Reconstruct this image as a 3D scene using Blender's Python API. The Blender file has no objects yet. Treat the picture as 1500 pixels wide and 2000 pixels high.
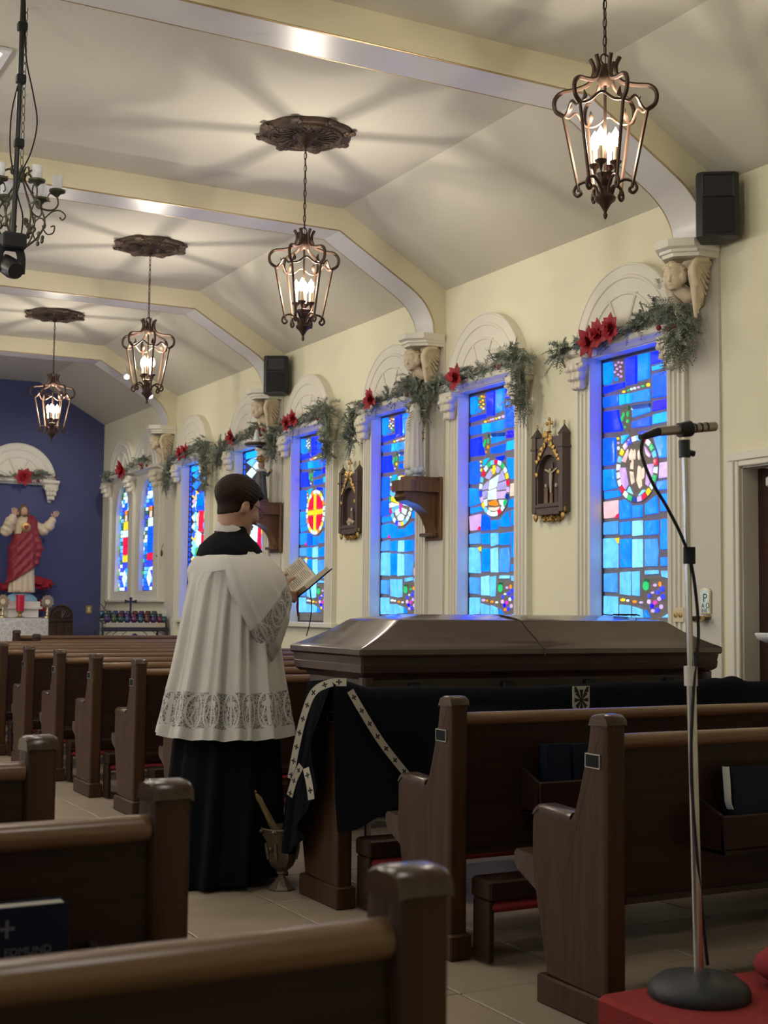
import bpy, math, random
import numpy as np
from mathutils import Vector, Matrix
R = math.radians
SC = bpy.context.scene
COL = SC.collection
random.seed(7)

# ------------------------------------------------------------------ camera
_yaw, _pit, _rol = R(28.27), R(4.105), R(0.555)
_f = Vector((math.sin(_yaw)*math.cos(_pit), math.cos(_yaw)*math.cos(_pit), math.sin(_pit)))
_r0 = Vector((math.cos(_yaw), -math.sin(_yaw), 0)); _u0 = _r0.cross(_f)
_r = _r0*math.cos(_rol) + _u0*math.sin(_rol); _u = -_r0*math.sin(_rol) + _u0*math.cos(_rol)
cd = bpy.data.cameras.new('camera'); cam = bpy.data.objects.new('camera', cd); COL.objects.link(cam)
cam.matrix_world = Matrix(((_r.x, _u.x, -_f.x, 0), (_r.y, _u.y, -_f.y, 0), (_r.z, _u.z, -_f.z, 1.2), (0, 0, 0, 1)))
cd.sensor_fit = 'HORIZONTAL'; cd.sensor_width = 36.0; cd.lens = 2631.7/1500*36
cd.clip_start = 0.05; cd.clip_end = 200
cd.dof.use_dof = True; cd.dof.focus_distance = 6.2; cd.dof.aperture_fstop = 9.0
SC.camera = cam
# ------------------------------------------------------------------ world, exposure
w = bpy.data.worlds.new('world'); SC.world = w; w.use_nodes = True
w.node_tree.nodes['Background'].inputs[0].default_value = (.55, .68, .9, 1)
w.node_tree.nodes['Background'].inputs[1].default_value = 0.6
vs = SC.view_settings
vs.view_transform = 'Standard'; vs.look = 'None'; vs.exposure = 0.26; vs.gamma = 1.0; vs.use_curve_mapping = False
SC.cycles.use_denoising = True
SC.cycles.max_bounces = 6; SC.cycles.diffuse_bounces = 3; SC.cycles.glossy_bounces = 2; SC.cycles.use_adaptive_sampling = True; SC.cycles.adaptive_threshold = 0.08; SC.cycles.adaptive_min_samples = 12
SC.cycles.transparent_max_bounces = 6; SC.cycles.caustics_reflective = False; SC.cycles.caustics_refractive = False
SC.cycles.sample_clamp_indirect = 4.0

LIGHT_LANTERN = 50.0      # watts of one lantern
LIGHT_PANEL = 15.0        # watts of one ceiling panel
LIGHT_FILL = 12.0          # watts of one fill light added on the unseen left wall

def area_light(name, loc, rot, sx, sy, power, col):
    l = bpy.data.lights.new(name, 'AREA'); l.shape = 'RECTANGLE'; l.size = sx; l.size_y = sy
    l.energy = power; l.color = col
    o = bpy.data.objects.new(name, l); o.location = loc; o.rotation_euler = rot; COL.objects.link(o); return o
def point_light(name, loc, power, col, rad, parent=None):
    l = bpy.data.lights.new(name, 'POINT'); l.energy = power; l.color = col; l.shadow_soft_size = rad
    o = bpy.data.objects.new(name, l); o.location = loc; COL.objects.link(o)
    if parent: o.parent = parent
    return o

BEAMS = [2.89, 6.13, 9.37, 12.61, 15.87]       # near faces of the ceiling beams, 0.30 m wide
XW, XL, YB, YN = 5.6, -2.34, 18.97, -1.2        # window wall, left wall, blue altar wall, wall behind
CZ, CX, JZ = 4.353, 4.65, 3.81                  # flat ceiling height, crease, eaves height
XM = (XW+XL)/2
# area lights down the middle of the nave: one seen troffer, the rest added fill
PANELS = [0.9, 4.4, 7.57, 10.9, 14.2, 17.0]
for y in PANELS:
    area_light('panel_and_fill_light', (1.34, y+.6, CZ-.03), (0, 0, 0), .5, 1.1, LIGHT_PANEL, (1, .95, .88))
# fill lights added for an assumed lantern row out of view; no lanterns built
for y in (4.755, 7.97, 11.18, 14.39):
    point_light('left_row_fill_light', (2*(5.6-2.34)/2-3.668, y, 3.325), LIGHT_LANTERN, (1, .91, .76), .05)
# spotlights of the far beam, trained on the altar
for x, y in ((4.92, 15.9), (5.22, 15.9)):
    l = bpy.data.lights.new('altar_spot', 'SPOT'); l.energy = 60; l.spot_size = R(75); l.spot_blend = .8; l.color = (1, .93, .8); l.shadow_soft_size = .04
    o = bpy.data.objects.new('altar_spot', l); o.location = (x, y+.06, 3.85); COL.objects.link(o); o.rotation_euler = (Vector((4.5, 18.9, 1.9))-Vector(o.location)).to_track_quat('-Z', 'Y').to_euler()
# bluish daylight fill added along the unseen left wall; no windows built
for y in (1.2, 3.6, 7.0, 8.7, 10.2, 11.9, 13.4, 15.1):
    area_light('left_daylight_fill', (XL+.05, y, 2.0), (0, R(-90), 0), 1.8, .8, LIGHT_FILL, (.62, .75, 1))

# ------------------------------------------------------------------ helpers
def lin(c):
    return tuple(((x/255)/12.92 if x/255 <= .04045 else ((x/255+.055)/1.055)**2.4) for x in c)
class MB:
    def __init__(s): s.v = []; s.f = []; s.uv = {}
    def add(s, vs, fs, uv=None):
        o = len(s.v); s.v += [tuple(p) for p in vs]; s.f += [tuple(i+o for i in f) for f in fs]
        if uv:
            for i, t in enumerate(uv): s.uv[o+i] = t
        return s
    def box(s, x0, x1, y0, y1, z0, z1):
        return s.add([(x0,y0,z0),(x1,y0,z0),(x1,y1,z0),(x0,y1,z0),(x0,y0,z1),(x1,y0,z1),(x1,y1,z1),(x0,y1,z1)],
                     [(0,3,2,1),(4,5,6,7),(0,1,5,4),(1,2,6,5),(2,3,7,6),(3,0,4,7)])
    def cbox(s, x0, x1, y0, y1, z0, z1, c):
        # box with chamfered edges: three crossing slabs are avoided by lofting along z
        def ring(i, z): return [(x0+i+c,y0+i,z),(x1-i-c,y0+i,z),(x1-i,y0+i+c,z),(x1-i,y1-i-c,z),(x1-i-c,y1-i,z),(x0+i+c,y1-i,z),(x0+i,y1-i-c,z),(x0+i,y0+i+c,z)]
        return s.loft([ring(c,z0),ring(0,z0+c),ring(0,z1-c),ring(c,z1)])
    def prism(s, poly, axis, a, b):
        # poly: 2D points; axis 'x': (y,z), 'y': (x,z), 'z': (x,y)
        n = len(poly)
        def P(p, t): return (t,p[0],p[1]) if axis == 'x' else ((p[0],t,p[1]) if axis == 'y' else (p[0],p[1],t))
        vs = [P(p,a) for p in poly]+[P(p,b) for p in poly]
        return s.add(vs, [tuple(range(n))[::-1], tuple(range(n,2*n))]+[(i,(i+1)%n,n+(i+1)%n,n+i) for i in range(n)])
    def loft(s, rings, caps=True, closed=True, uv=False, loop=False):
        n = len(rings[0]); m = len(rings); vs = [p for r in rings for p in r]; fs = []
        nn = n if closed else n-1
        for j in range(m if loop else m-1):
            k = (j+1) % m
            for i in range(nn):
                fs.append((j*n+i, j*n+(i+1)%n, k*n+(i+1)%n, k*n+i))
        if caps and closed and not loop: fs += [tuple(range(n))[::-1], tuple(range((m-1)*n, m*n))]
        u = [(i/max(1, n-1), j/max(1, m-1)) for j in range(m) for i in range(n)] if uv else None
        return s.add(vs, fs, u)
    def tube(s, pts, rad, n=8, closed=False, flat=None):
        pts = [Vector(p) for p in pts]; m = len(pts); rings = []
        rads = rad if isinstance(rad, (list, tuple)) else [rad]*m
        up = Vector((0,0,1)); prev = None
        for i, p in enumerate(pts):
            a = pts[(i-1) % m] if (closed or i > 0) else p
            b = pts[(i+1) % m] if (closed or i < m-1) else p
            t = (b-a); t = t.normalized() if t.length > 1e-9 else Vector((0,0,1))
            if prev is None:
                x = t.cross(up); x = x if x.length > .05 else t.cross(Vector((1,0,0)))
            else:
                x = prev - t*prev.dot(t)
                if x.length < 1e-6: x = t.cross(up)
            x.normalize(); y = t.cross(x); prev = x
            fx, fy = flat if flat else (1, 1)
            rings.append([p + (x*math.cos(2*math.pi*k/n)*fx + y*math.sin(2*math.pi*k/n)*fy)*rads[i] for k in range(n)])
        return s.loft(rings, loop=closed)
    def lathe(s, prof, n=24, c=(0,0,0), sx=1, sy=1):
        return s.loft([[(c[0]+r*sx*math.cos(2*math.pi*k/n), c[1]+r*sy*math.sin(2*math.pi*k/n), c[2]+z) for k in range(n)] for r, z in prof])
    def ball(s, c, r, n=10, m=6, sz=None):
        rx, ry, rz = (r if isinstance(r, tuple) else (r, r, sz or r))
        return s.loft([[(c[0]+rx*math.sin(t)*math.cos(2*math.pi*k/n), c[1]+ry*math.sin(t)*math.sin(2*math.pi*k/n), c[2]-rz*math.cos(t)) for k in range(n)]
                       for t in [math.pi*(j+.15)/(m+.3) for j in range(m+1)]])
    def xf(s, M):
        s.v = [tuple(M @ Vector(p)) for p in s.v]; return s
    def join(s, o, M=None):
        return s.add([tuple(M @ Vector(p)) for p in o.v] if M else o.v, o.f)
    def mesh(s, name, smooth=None):
        me = bpy.data.meshes.new(name); me.from_pydata(s.v, [], s.f)
        if s.uv:
            l = me.uv_layers.new(name='UVMap'); vi = np.zeros(len(me.loops), int); me.loops.foreach_get('vertex_index', vi)
            arr = np.zeros((len(s.v), 2)); 
            for k, t in s.uv.items(): arr[k] = t
            l.data.foreach_set('uv', arr[vi].ravel())
        fix(me)
        if smooth is not None:
            me.shade_smooth()
            if smooth: me.set_sharp_from_angle(angle=R(smooth))
        return me
    def build(s, name, mat, parent=None, smooth=None, loc=None, **kw):
        return link(name, s.mesh(name, smooth), mat, parent, loc, **kw)
import bmesh
def fix(me):
    bm = bmesh.new(); bm.from_mesh(me); bmesh.ops.recalc_face_normals(bm, faces=bm.faces); bm.to_mesh(me); bm.free()
def link(name, me, mat, parent=None, loc=None, label=None, cat=None, group=None, kind=None):
    o = bpy.data.objects.new(name, me); COL.objects.link(o)
    if mat is not None and not me.materials: me.materials.append(mat)
    if parent is not None: o.parent = parent
    if loc is not None: o.location = loc
    return tag(o, label, cat, group, kind)
def tag(o, label=None, cat=None, group=None, kind=None):
    if label: o['label'] = label
    if cat: o['category'] = cat
    if group: o['group'] = group
    if kind: o['kind'] = kind
    return o
def thing(name, label, cat, loc=(0,0,0), rz=0, group=None, kind=None):
    o = bpy.data.objects.new(name, None); o.empty_display_size = .05; COL.objects.link(o)
    o.location = loc; o.rotation_euler = (0,0,rz); return tag(o, label, cat, group, kind)
def copy_tree(o, parent=None, loc=None, rz=None, label=None):
    c = o.copy(); COL.objects.link(c); c.parent = parent
    if loc is not None: c.location = loc
    if rz is not None: c.rotation_euler = (0,0,rz)
    if label: c['label'] = label
    for ch in list(o.children): copy_tree(ch, c)
    return c
def arc(cx, cy, r, a0, a1, n): return [(cx+r*math.cos(R(a0+(a1-a0)*i/n)), cy+r*math.sin(R(a0+(a1-a0)*i/n))) for i in range(n+1)]
def bez(pts, n=12):
    # Catmull-Rom through the given points
    P = [np.array(p, float) for p in pts]; P = [2*P[0]-P[1]]+P+[2*P[-1]-P[-2]]; out = []
    for i in range(1, len(P)-2):
        for t in np.linspace(0, 1, n, endpoint=False):
            a, b, c, d = P[i-1:i+3]
            out.append(tuple(.5*((2*b)+(-a+c)*t+(2*a-5*b+4*c-d)*t*t+(-a+3*b-3*c+d)*t**3)))
    out.append(tuple(P[-2])); return out

# ---- signed-distance sculpting (surface nets), for carved and organic shapes
def smin(a, b, k):
    h = np.clip(.5+.5*(b-a)/k, 0, 1); return b*(1-h)+a*h-k*h*(1-h)
def smax(a, b, k): return -smin(-a, -b, k)
class SDF:
    def __init__(s, lo, hi, res):
        s.lo = np.array(lo, float); s.res = res; n = np.ceil((np.array(hi)-s.lo)/res).astype(int)+1
        g = np.meshgrid(*[s.lo[i]+res*np.arange(n[i]) for i in range(3)], indexing='ij')
        s.P = np.stack(g, -1); s.d = np.full(n, 1e3)
    def ell(s, c, r, rot=None):
        p = s.P-np.array(c)
        if rot is not None: p = p @ np.array(rot.to_3x3())          # into the local frame
        r = np.array(r, float); k0 = np.linalg.norm(p/r, axis=-1); k1 = np.linalg.norm(p/(r*r), axis=-1)
        return np.where(k1 > 1e-9, k0*(k0-1)/np.maximum(k1, 1e-9), -r.min())
    def cap(s, a, b, ra, rb):
        a = np.array(a, float); b = np.array(b, float); ab = b-a
        t = np.clip(((s.P-a) @ ab)/max(1e-12, ab @ ab), 0, 1)
        return np.linalg.norm(s.P-(a+t[..., None]*ab), axis=-1)-(ra+(rb-ra)*t)
    def path(s, pts, rads):
        d = None
        for i in range(len(pts)-1):
            e = s.cap(pts[i], pts[i+1], rads[i], rads[i+1]); d = e if d is None else np.minimum(d, e)
        return d
    def box(s, c, h, rnd=0, rot=None):
        p = s.P-np.array(c)
        if rot is not None: p = p @ np.array(rot.to_3x3())
        q = np.abs(p)-(np.array(h, float)-rnd)
        return np.linalg.norm(np.maximum(q, 0), axis=-1)+np.minimum(q.max(-1), 0)-rnd
    def u(s, d, k=0): s.d = np.minimum(s.d, d) if k <= 0 else smin(s.d, d, k); return s
    def cut(s, d, k=0): s.d = np.maximum(s.d, -d) if k <= 0 else smax(s.d, -d, k); return s
    def mesh(s, name, smooth=True):
        d = s.d.copy(); 
        for ax in range(3):                                          # keep the border outside
            sl = [slice(None)]*3
            for e in (0, -1): sl[ax] = e; d[tuple(sl)] = np.maximum(d[tuple(sl)], s.res*.5)
        ins = d < 0; n = np.array(d.shape)
        acc = np.zeros(tuple(n-1)+(3,)); cnt = np.zeros(tuple(n-1))
        co = [(0,0,0),(1,0,0),(0,1,0),(1,1,0),(0,0,1),(1,0,1),(0,1,1),(1,1,1)]
        sub = lambda a, o: a[o[0]:n[0]-1+o[0], o[1]:n[1]-1+o[1], o[2]:n[2]-1+o[2]]
        for i in range(8):
            for ax in range(3):
                if co[i][ax] == 0:
                    j = list(co[i]); j[ax] = 1
                    a, b = sub(d, co[i]), sub(d, j); m = (a < 0) != (b < 0)
                    t = np.where(m, a/np.where(m, a-b, 1), 0)
                    off = np.zeros(a.shape+(3,)); off[..., 0] = co[i][0]; off[..., 1] = co[i][1]; off[..., 2] = co[i][2]; off[..., ax] += t
                    acc += off*m[..., None]; cnt += m
        act = cnt > 0; idx = -np.ones(tuple(n-1), int); idx[act] = np.arange(act.sum())
        cells = np.argwhere(act); V = s.lo+(cells+acc[act]/cnt[act][:, None])*s.res
        F = []
        for ax in range(3):
            b, c = [(1, 2), (2, 0), (0, 1)][ax]
            sl0 = [slice(None)]*3; sl1 = [slice(None)]*3; sl0[ax] = slice(0, -1); sl1[ax] = slice(1, None)
            A, B = ins[tuple(sl0)], ins[tuple(sl1)]
            e = np.argwhere(A != B)
            ok = (e[:, b] > 0) & (e[:, c] > 0) & (e[:, b] < n[b]-1) & (e[:, c] < n[c]-1); e = e[ok]
            db = np.zeros(3, int); db[b] = 1; dc = np.zeros(3, int); dc[c] = 1
            q = [idx[tuple((e-x).T)] for x in (0*db, db, db+dc, dc)]
            fl = A[tuple(e.T)]; Q = np.stack(q, 1); Q[~fl] = Q[~fl][:, ::-1]; F.append(Q)
        F = np.concatenate(F); me = bpy.data.meshes.new(name); me.from_pydata(V.tolist(), [], F.tolist())
        fix(me)
        if smooth: me.shade_smooth()
        return me

# ------------------------------------------------------------------ materials
def node_mat(name):
    m = bpy.data.materials.new(name); m.use_nodes = True; return m, m.node_tree.nodes, m.node_tree.links, m.node_tree.nodes['Principled BSDF']
def mat(name, col, rough=.6, metal=0, var=.0, vscale=6, bump=0, bscale=40, coat=0, emit=0, spec=.5, sheen=0):
    m, N, L, B = node_mat(name)
    B.inputs['Base Color'].default_value = (*col, 1); B.inputs['Roughness'].default_value = rough; B.inputs['Metallic'].default_value = metal
    B.inputs['Coat Weight'].default_value = coat; B.inputs['Coat Roughness'].default_value = .12; B.inputs['Specular IOR Level'].default_value = spec
    if sheen: B.inputs['Sheen Weight'].default_value = sheen
    if emit: B.inputs['Emission Color'].default_value = (*col, 1); B.inputs['Emission Strength'].default_value = emit
    if var or bump:
        tc = N.new('ShaderNodeTexCoord')
        nz = N.new('ShaderNodeTexNoise'); nz.inputs['Scale'].default_value = vscale; nz.inputs['Detail'].default_value = 4; L.new(tc.outputs['Object'], nz.inputs['Vector'])
        if var:
            mx = N.new('ShaderNodeMix'); mx.data_type = 'RGBA'
            mx.inputs[6].default_value = (*[c*(1-var) for c in col], 1); mx.inputs[7].default_value = (*[min(1, c*(1+var)) for c in col], 1)
            L.new(nz.outputs['Fac'], mx.inputs[0]); L.new(mx.outputs[2], B.inputs['Base Color'])
        if bump:
            n2 = N.new('ShaderNodeTexNoise'); n2.inputs['Scale'].default_value = bscale; n2.inputs['Detail'].default_value = 3; L.new(tc.outputs['Object'], n2.inputs['Vector'])
            bp = N.new('ShaderNodeBump'); bp.inputs['Strength'].default_value = bump; bp.inputs['Distance'].default_value = .01
            L.new(n2.outputs['Fac'], bp.inputs['Height']); L.new(bp.outputs['Normal'], B.inputs['Normal'])
    return m
def wood(name, dark, light, axis, rough=.38, scale=9, coat=.25, spec=.28):
    m, N, L, B = node_mat(name); tc = N.new('ShaderNodeTexCoord'); mp = N.new('ShaderNodeMapping')
    s = [scale*4]*3; s[axis] = scale*.18; mp.inputs['Scale'].default_value = s; L.new(tc.outputs['Object'], mp.inputs['Vector'])
    nz = N.new('ShaderNodeTexNoise'); nz.inputs['Scale'].default_value = 1.2; nz.inputs['Detail'].default_value = 6; nz.inputs['Roughness'].default_value = .65; nz.inputs['Distortion'].default_value = .6
    L.new(mp.outputs[0], nz.inputs['Vector'])
    cr = N.new('ShaderNodeValToRGB'); cr.color_ramp.elements[0].position = .32; cr.color_ramp.elements[0].color = (*dark, 1)
    cr.color_ramp.elements[1].position = .72; cr.color_ramp.elements[1].color = (*light, 1); L.new(nz.outputs['Fac'], cr.inputs[0]); L.new(cr.outputs[0], B.inputs['Base Color'])
    bp = N.new('ShaderNodeBump'); bp.inputs['Strength'].default_value = .12; bp.inputs['Distance'].default_value = .004; L.new(nz.outputs['Fac'], bp.inputs['Height']); L.new(bp.outputs[0], B.inputs['Normal'])
    B.inputs['Roughness'].default_value = rough; B.inputs['Coat Weight'].default_value = coat; B.inputs['Coat Roughness'].default_value = .2; B.inputs['Specular IOR Level'].default_value = spec
    return m
M = {}
M['wall'] = mat('wall_paint', (.82, .78, .575), .75, var=.03, vscale=1.5, bump=.08, bscale=60)
M['ceil'] = mat('ceiling_paint', (.615, .58, .485), .8, var=.03, vscale=1.2, bump=.1, bscale=50)
M['beam'] = mat('beam_paint', (.74, .68, .49), .6, var=.02, vscale=2)
M['soffit'] = mat('soffit_gloss', (.72, .70, .68), .3, var=.03, vscale=3)
M['gilt'] = mat('gilt_edge', (.50, .36, .20), .35, .4)
M['strip'] = mat('strip_paint', (.66, .62, .53), .6)
M['trim'] = mat('trim_white', (.78, .74, .63), .45, bump=.03, bscale=30)
M['plaster'] = mat('carved_plaster', (.72, .60, .43), .7, var=.12, vscale=14)
M['plasterw'] = mat('carved_plaster_white', (.76, .70, .57), .65, var=.08, vscale=20)
M['blue'] = mat('blue_wall_paint', (.058, .068, .19), .6, var=.08, vscale=2, bump=.1, bscale=60)
M['tile'] = mat('floor_tile', (.27, .215, .155), .45, var=.2, vscale=4, bump=.06, bscale=25)
M['grout'] = mat('grout', (.10, .085, .07), .9)
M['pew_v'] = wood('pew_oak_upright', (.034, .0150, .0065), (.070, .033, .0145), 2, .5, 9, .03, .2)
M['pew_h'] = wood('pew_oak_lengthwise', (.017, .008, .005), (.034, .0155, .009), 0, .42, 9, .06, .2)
M['rail'] = wood('pew_rail_oak_lit', (.14, .078, .038), (.22, .125, .062), 0, .3)  # paler than the pew backs: lamplight on the rails is put into the colour
M['red'] = mat('red_cushion', (.22, .012, .016), .9, var=.15, vscale=30)
M['carpet'] = mat('red_carpet', (.23, .012, .010), .95, var=.2, vscale=60, bump=.4, bscale=220)
M['iron'] = mat('bronze_iron', (.075, .043, .029), .45, .55, var=.2, vscale=30)
M['bronze'] = mat('medallion_bronze', (.085, .055, .036), .5, .45, var=.35, vscale=40, bump=.5, bscale=120)
M['gold'] = mat('old_gold', (.45, .28, .09), .4, .75, var=.3, vscale=40)
M['brass'] = mat('brass', (.62, .48, .25), .25, 1.0)
M['black'] = mat('black_plastic', (.012, .012, .014), .45)
M['matt'] = mat('matt_black', (.010, .010, .012), .8)
M['chrome'] = mat('chrome', (.62, .60, .58), .22, 1.0)
M['white'] = mat('white_enamel', (.80, .80, .80), .4)
M['navy'] = mat('navy_cover', (.008, .010, .024), .55, var=.2, vscale=10, spec=.2)
M['paper'] = mat('paper_edge', (.70, .66, .56), .8, var=.05, vscale=50)
M['bulb'] = mat('lit_bulb', (1, .86, .62), .4, emit=40)
M['ivory'] = mat('candle_ivory', (.75, .62, .42), .5)
M['dkwood'] = wood('dark_walnut', (.030, .016, .010), (.062, .032, .018), 0, .4)
M['bracket'] = wood('bracket_oak', (.10, .045, .020), (.19, .095, .045), 2, .35)
# ================================================================== THE SETTING
FL = thing('floor', None, None, kind='structure')
TP, TX0, TY0 = .485, 1.782, 4.655                # tile pitch and one grout crossing
MB().box(XL, XW+.2, YN, YB, -.12, -.006).build('screed', M['grout'], FL)
tm = MB().cbox(.004, TP-.004, .004, TP-.004, -.05, 0, .003).mesh('tile', 30); tm.materials.append(M['tile'])
near, rest = [], MB()
for i in range(-10, 10):
    for j in range(-14, 32):
        x, y = TX0+i*TP, TY0+j*TP
        if x < XL-.5 or x > XW+.1 or y < YN-.5 or y > YB: continue
        if .6 < x < 5.0 and 2.0 < y < 11.2: near.append((x, y))
        else: rest.box(x+.004, x+TP-.004, y+.004, y+TP-.004, -.05, 0)
for x, y in near[:300]: link('tile', tm, None, FL, (x, y, 0))
for x, y in near[300:]: rest.box(x+.004, x+TP-.004, y+.004, y+TP-.004, -.05, 0)
rest.build('tile_field', M['tile'], FL, kind='stuff')

CE = thing('ceiling', None, None, kind='structure')
MB().box(2*XM-CX, CX, YN, YB+.1, CZ, CZ+.1).build('flat_ceiling', M['ceil'], CE)
MB().prism([(CX,CZ),(XW,JZ),(XW+.15,JZ),(CX,CZ+.1)], 'y', YN, YB+.1).build('slope_right', M['ceil'], CE)
MB().prism([(2*XM-CX,CZ),(XL,JZ),(XL-.15,JZ),(2*XM-CX,CZ+.1)], 'y', YN, YB+.1).build('slope_left', M['ceil'], CE)

# windows: (centre y) of the rectangular ones, then the pair of lancets
WIN = [6.97, 8.69, 10.17, 11.90, 13.41, 15.12]
WB, WT, WH = 1.06, 2.92, .403
LAN = [(16.82, .28), (17.87, .28)]               # lancet centres, half widths
LB, LT = 1.40, 2.85
DOOR = (5.08, 5.97, 2.06)
wl = MB()
holes = [(c-WH, c+WH, WB, WT) for c in WIN]+[(c-h-.012, c+h+.012, LB-.012, LT+.012) for c, h in LAN]+[(DOOR[0], DOOR[1], 0, DOOR[2])]
holes.sort(); y = YN
for a, b, z0, z1 in holes:
    wl.box(XW, XW+.2, y, a, 0, JZ+.3)
    if z0 > 0: wl.box(XW, XW+.2, a, b, 0, z0)
    wl.box(XW, XW+.2, a, b, z1, JZ+.3); y = b
wl.box(XW, XW+.2, y, YB, 0, JZ+.3)
wl.build('wall_right', M['wall'], kind='structure')
MB().box(XL, XW+.2, YB, YB+.15, 0, CZ+.1).build('wall_front', M['blue'], kind='structure')
MB().box(XL-.15, XL, YN, YB, 0, JZ+.1).build('wall_left', M['wall'], kind='structure')
MB().box(XL, XW, YN-.15, YN, 0, CZ+.1).build('wall_back', M['wall'], kind='structure')

# beams with their curved brackets
def beam(n, y0):
    t = thing('trim_%d' % n, None, None, kind='structure')
    S = [(4.62, 4.175), (5.245, 3.81)]
    cur = bez([(5.20,3.838),(5.33,3.755),(5.42,3.665),(5.475,3.56),(5.492,3.45),(5.495,3.37)], 5)
    inn = [(XM, 4.175), (4.62, 4.175)]+cur
    out = [(XM, CZ+.02), (CX, CZ+.02), (XW, JZ+.02), (XW+.01, 3.37)]
    poly = inn+out[::-1]
    poly_all = poly+[]
    MB().prism(poly, 'y', y0+.004, y0+.296).build('beam_side', M['beam'], t)
    mir = [(2*XM-x, z) for x, z in poly]; MB().prism(mir, 'y', y0+.004, y0+.296).build('beam_side', M['beam'], t)
    m = MB()
    def strip(path, w, th):
        a = [(x, y0+w, z) for x, z in path]; b = [(x, y0+.30-w, z) for x, z in path]
        nx = []
        for i in range(len(path)):
            p, q = path[max(0,i-1)], path[min(len(path)-1,i+1)]; dx, dz = q[0]-p[0], q[1]-p[1]; l = math.hypot(dx, dz)
            nx.append((dz/l*th, -dx/l*th))
        a2 = [(x+o[0], y0+w, z+o[1]) for (x, z), o in zip(path, nx)]; b2 = [(x+o[0], y0+.30-w, z+o[1]) for (x, z), o in zip(path, nx)]
        return MB().loft([list(c) for c in zip(a, b, b2, a2)])
    mirr = lambda pa: [(2*XM-x, z) for x, z in pa][::-1]
    for nm, p in (('soffit', inn[:2]), ('soffit', [inn[1]]+cur)):
        strip(p, .012, .006).build(nm, M['soffit'], t, 40); strip(mirr(p), .012, .006).build(nm, M['soffit'], t, 40)
    for yy in (y0-.002, y0+.287):                # gilt edge beads along the soffit
        for p in ([inn[0], inn[1]]+cur, mirr([inn[0], inn[1]]+cur)):
            MB().tube([(x, yy+.007, z-.003) for x, z in p], .0055, 6).build('edge_bead', M['gilt'] , t, 40)
    # flat pilaster strip on the wall below
    MB().box(XW-.018, XW+.01, y0, y0+.30, 0, 3.40).build('wall_strip', M['strip'], t)
    MB().box(XL-.01, XL+.018, y0, y0+.30, 0, 3.40).build('wall_strip', M['strip'], t)
    return t
for i, b in enumerate(BEAMS): beam(i+1, b)

# baseboard along the window wall
bb = MB(); ys = [YN]+[v for a in (DOOR[:2],) for v in (a[0]-.09, a[1]+.09)]+[YB]
bb.box(XW-.02, XW, YN, DOOR[0]-.09, 0, .12); bb.box(XW-.02, XW, DOOR[1]+.09, YB, 0, .12)
bb.build('baseboard_right', M['trim'], kind='structure')

# door with moulded casing, closer, deep jamb
D = thing('door_1', None, None, kind='structure')
for a, b, z0, z1 in ((DOOR[1]-.005, DOOR[1]+.085, 0, DOOR[2]+.08), (DOOR[0]-.085, DOOR[0]+.005, 0, DOOR[2]+.08), (DOOR[0]+.005, DOOR[1]-.005, DOOR[2]-.005, DOOR[2]+.08)):
    MB().cbox(XW-.03, XW+.01, a, b, z0, z1, .006).build('casing', M['trim'], D, 30)
    if b-a < .2: MB().cbox(XW-.042, XW-.02, a+.03 if a > DOOR[0]+.3 else a, b-.001 if a > DOOR[0]+.3 else b-.03, z0, z1-.053, .005).build('casing_mould', M['trim'], D, 30)
    else: MB().cbox(XW-.042, XW-.02, a-.083, b+.083, z1-.051, z1-.001, .005).build('casing_mould', M['trim'], D, 30)
MB().box(XW, XW+.16, DOOR[1]-.012, DOOR[1], 0, DOOR[2]).build('jamb', M['trim'], D)
MB().box(XW, XW+.16, DOOR[0], DOOR[0]+.012, 0, DOOR[2]).build('jamb', M['trim'], D)
MB().box(XW, XW+.16, DOOR[0], DOOR[1], DOOR[2]-.012, DOOR[2]).build('jamb', M['trim'], D)
M['doorw'] = wood('door_mahogany', (.035, .012, .009), (.065, .024, .016), 2, .35)
MB().box(XW+.12, XW+.16, DOOR[0]+.012, DOOR[1]-.012, .01, DOOR[2]-.012).build('door_leaf', M['doorw'], D)
cl = MB().cbox(XW+.06, XW+.12, 5.62, 5.84, 1.93, 1.99, .008).build('door_closer', mat('closer_grey', (.6, .6, .58), .4), D, 30)
MB().tube([(XW+.09, 5.66, 2.0), (XW+.07, 5.70, 2.03), (XW+.03, 5.80, 2.04)], .008).build('closer_arm', M['chrome'], cl, 30)
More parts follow.
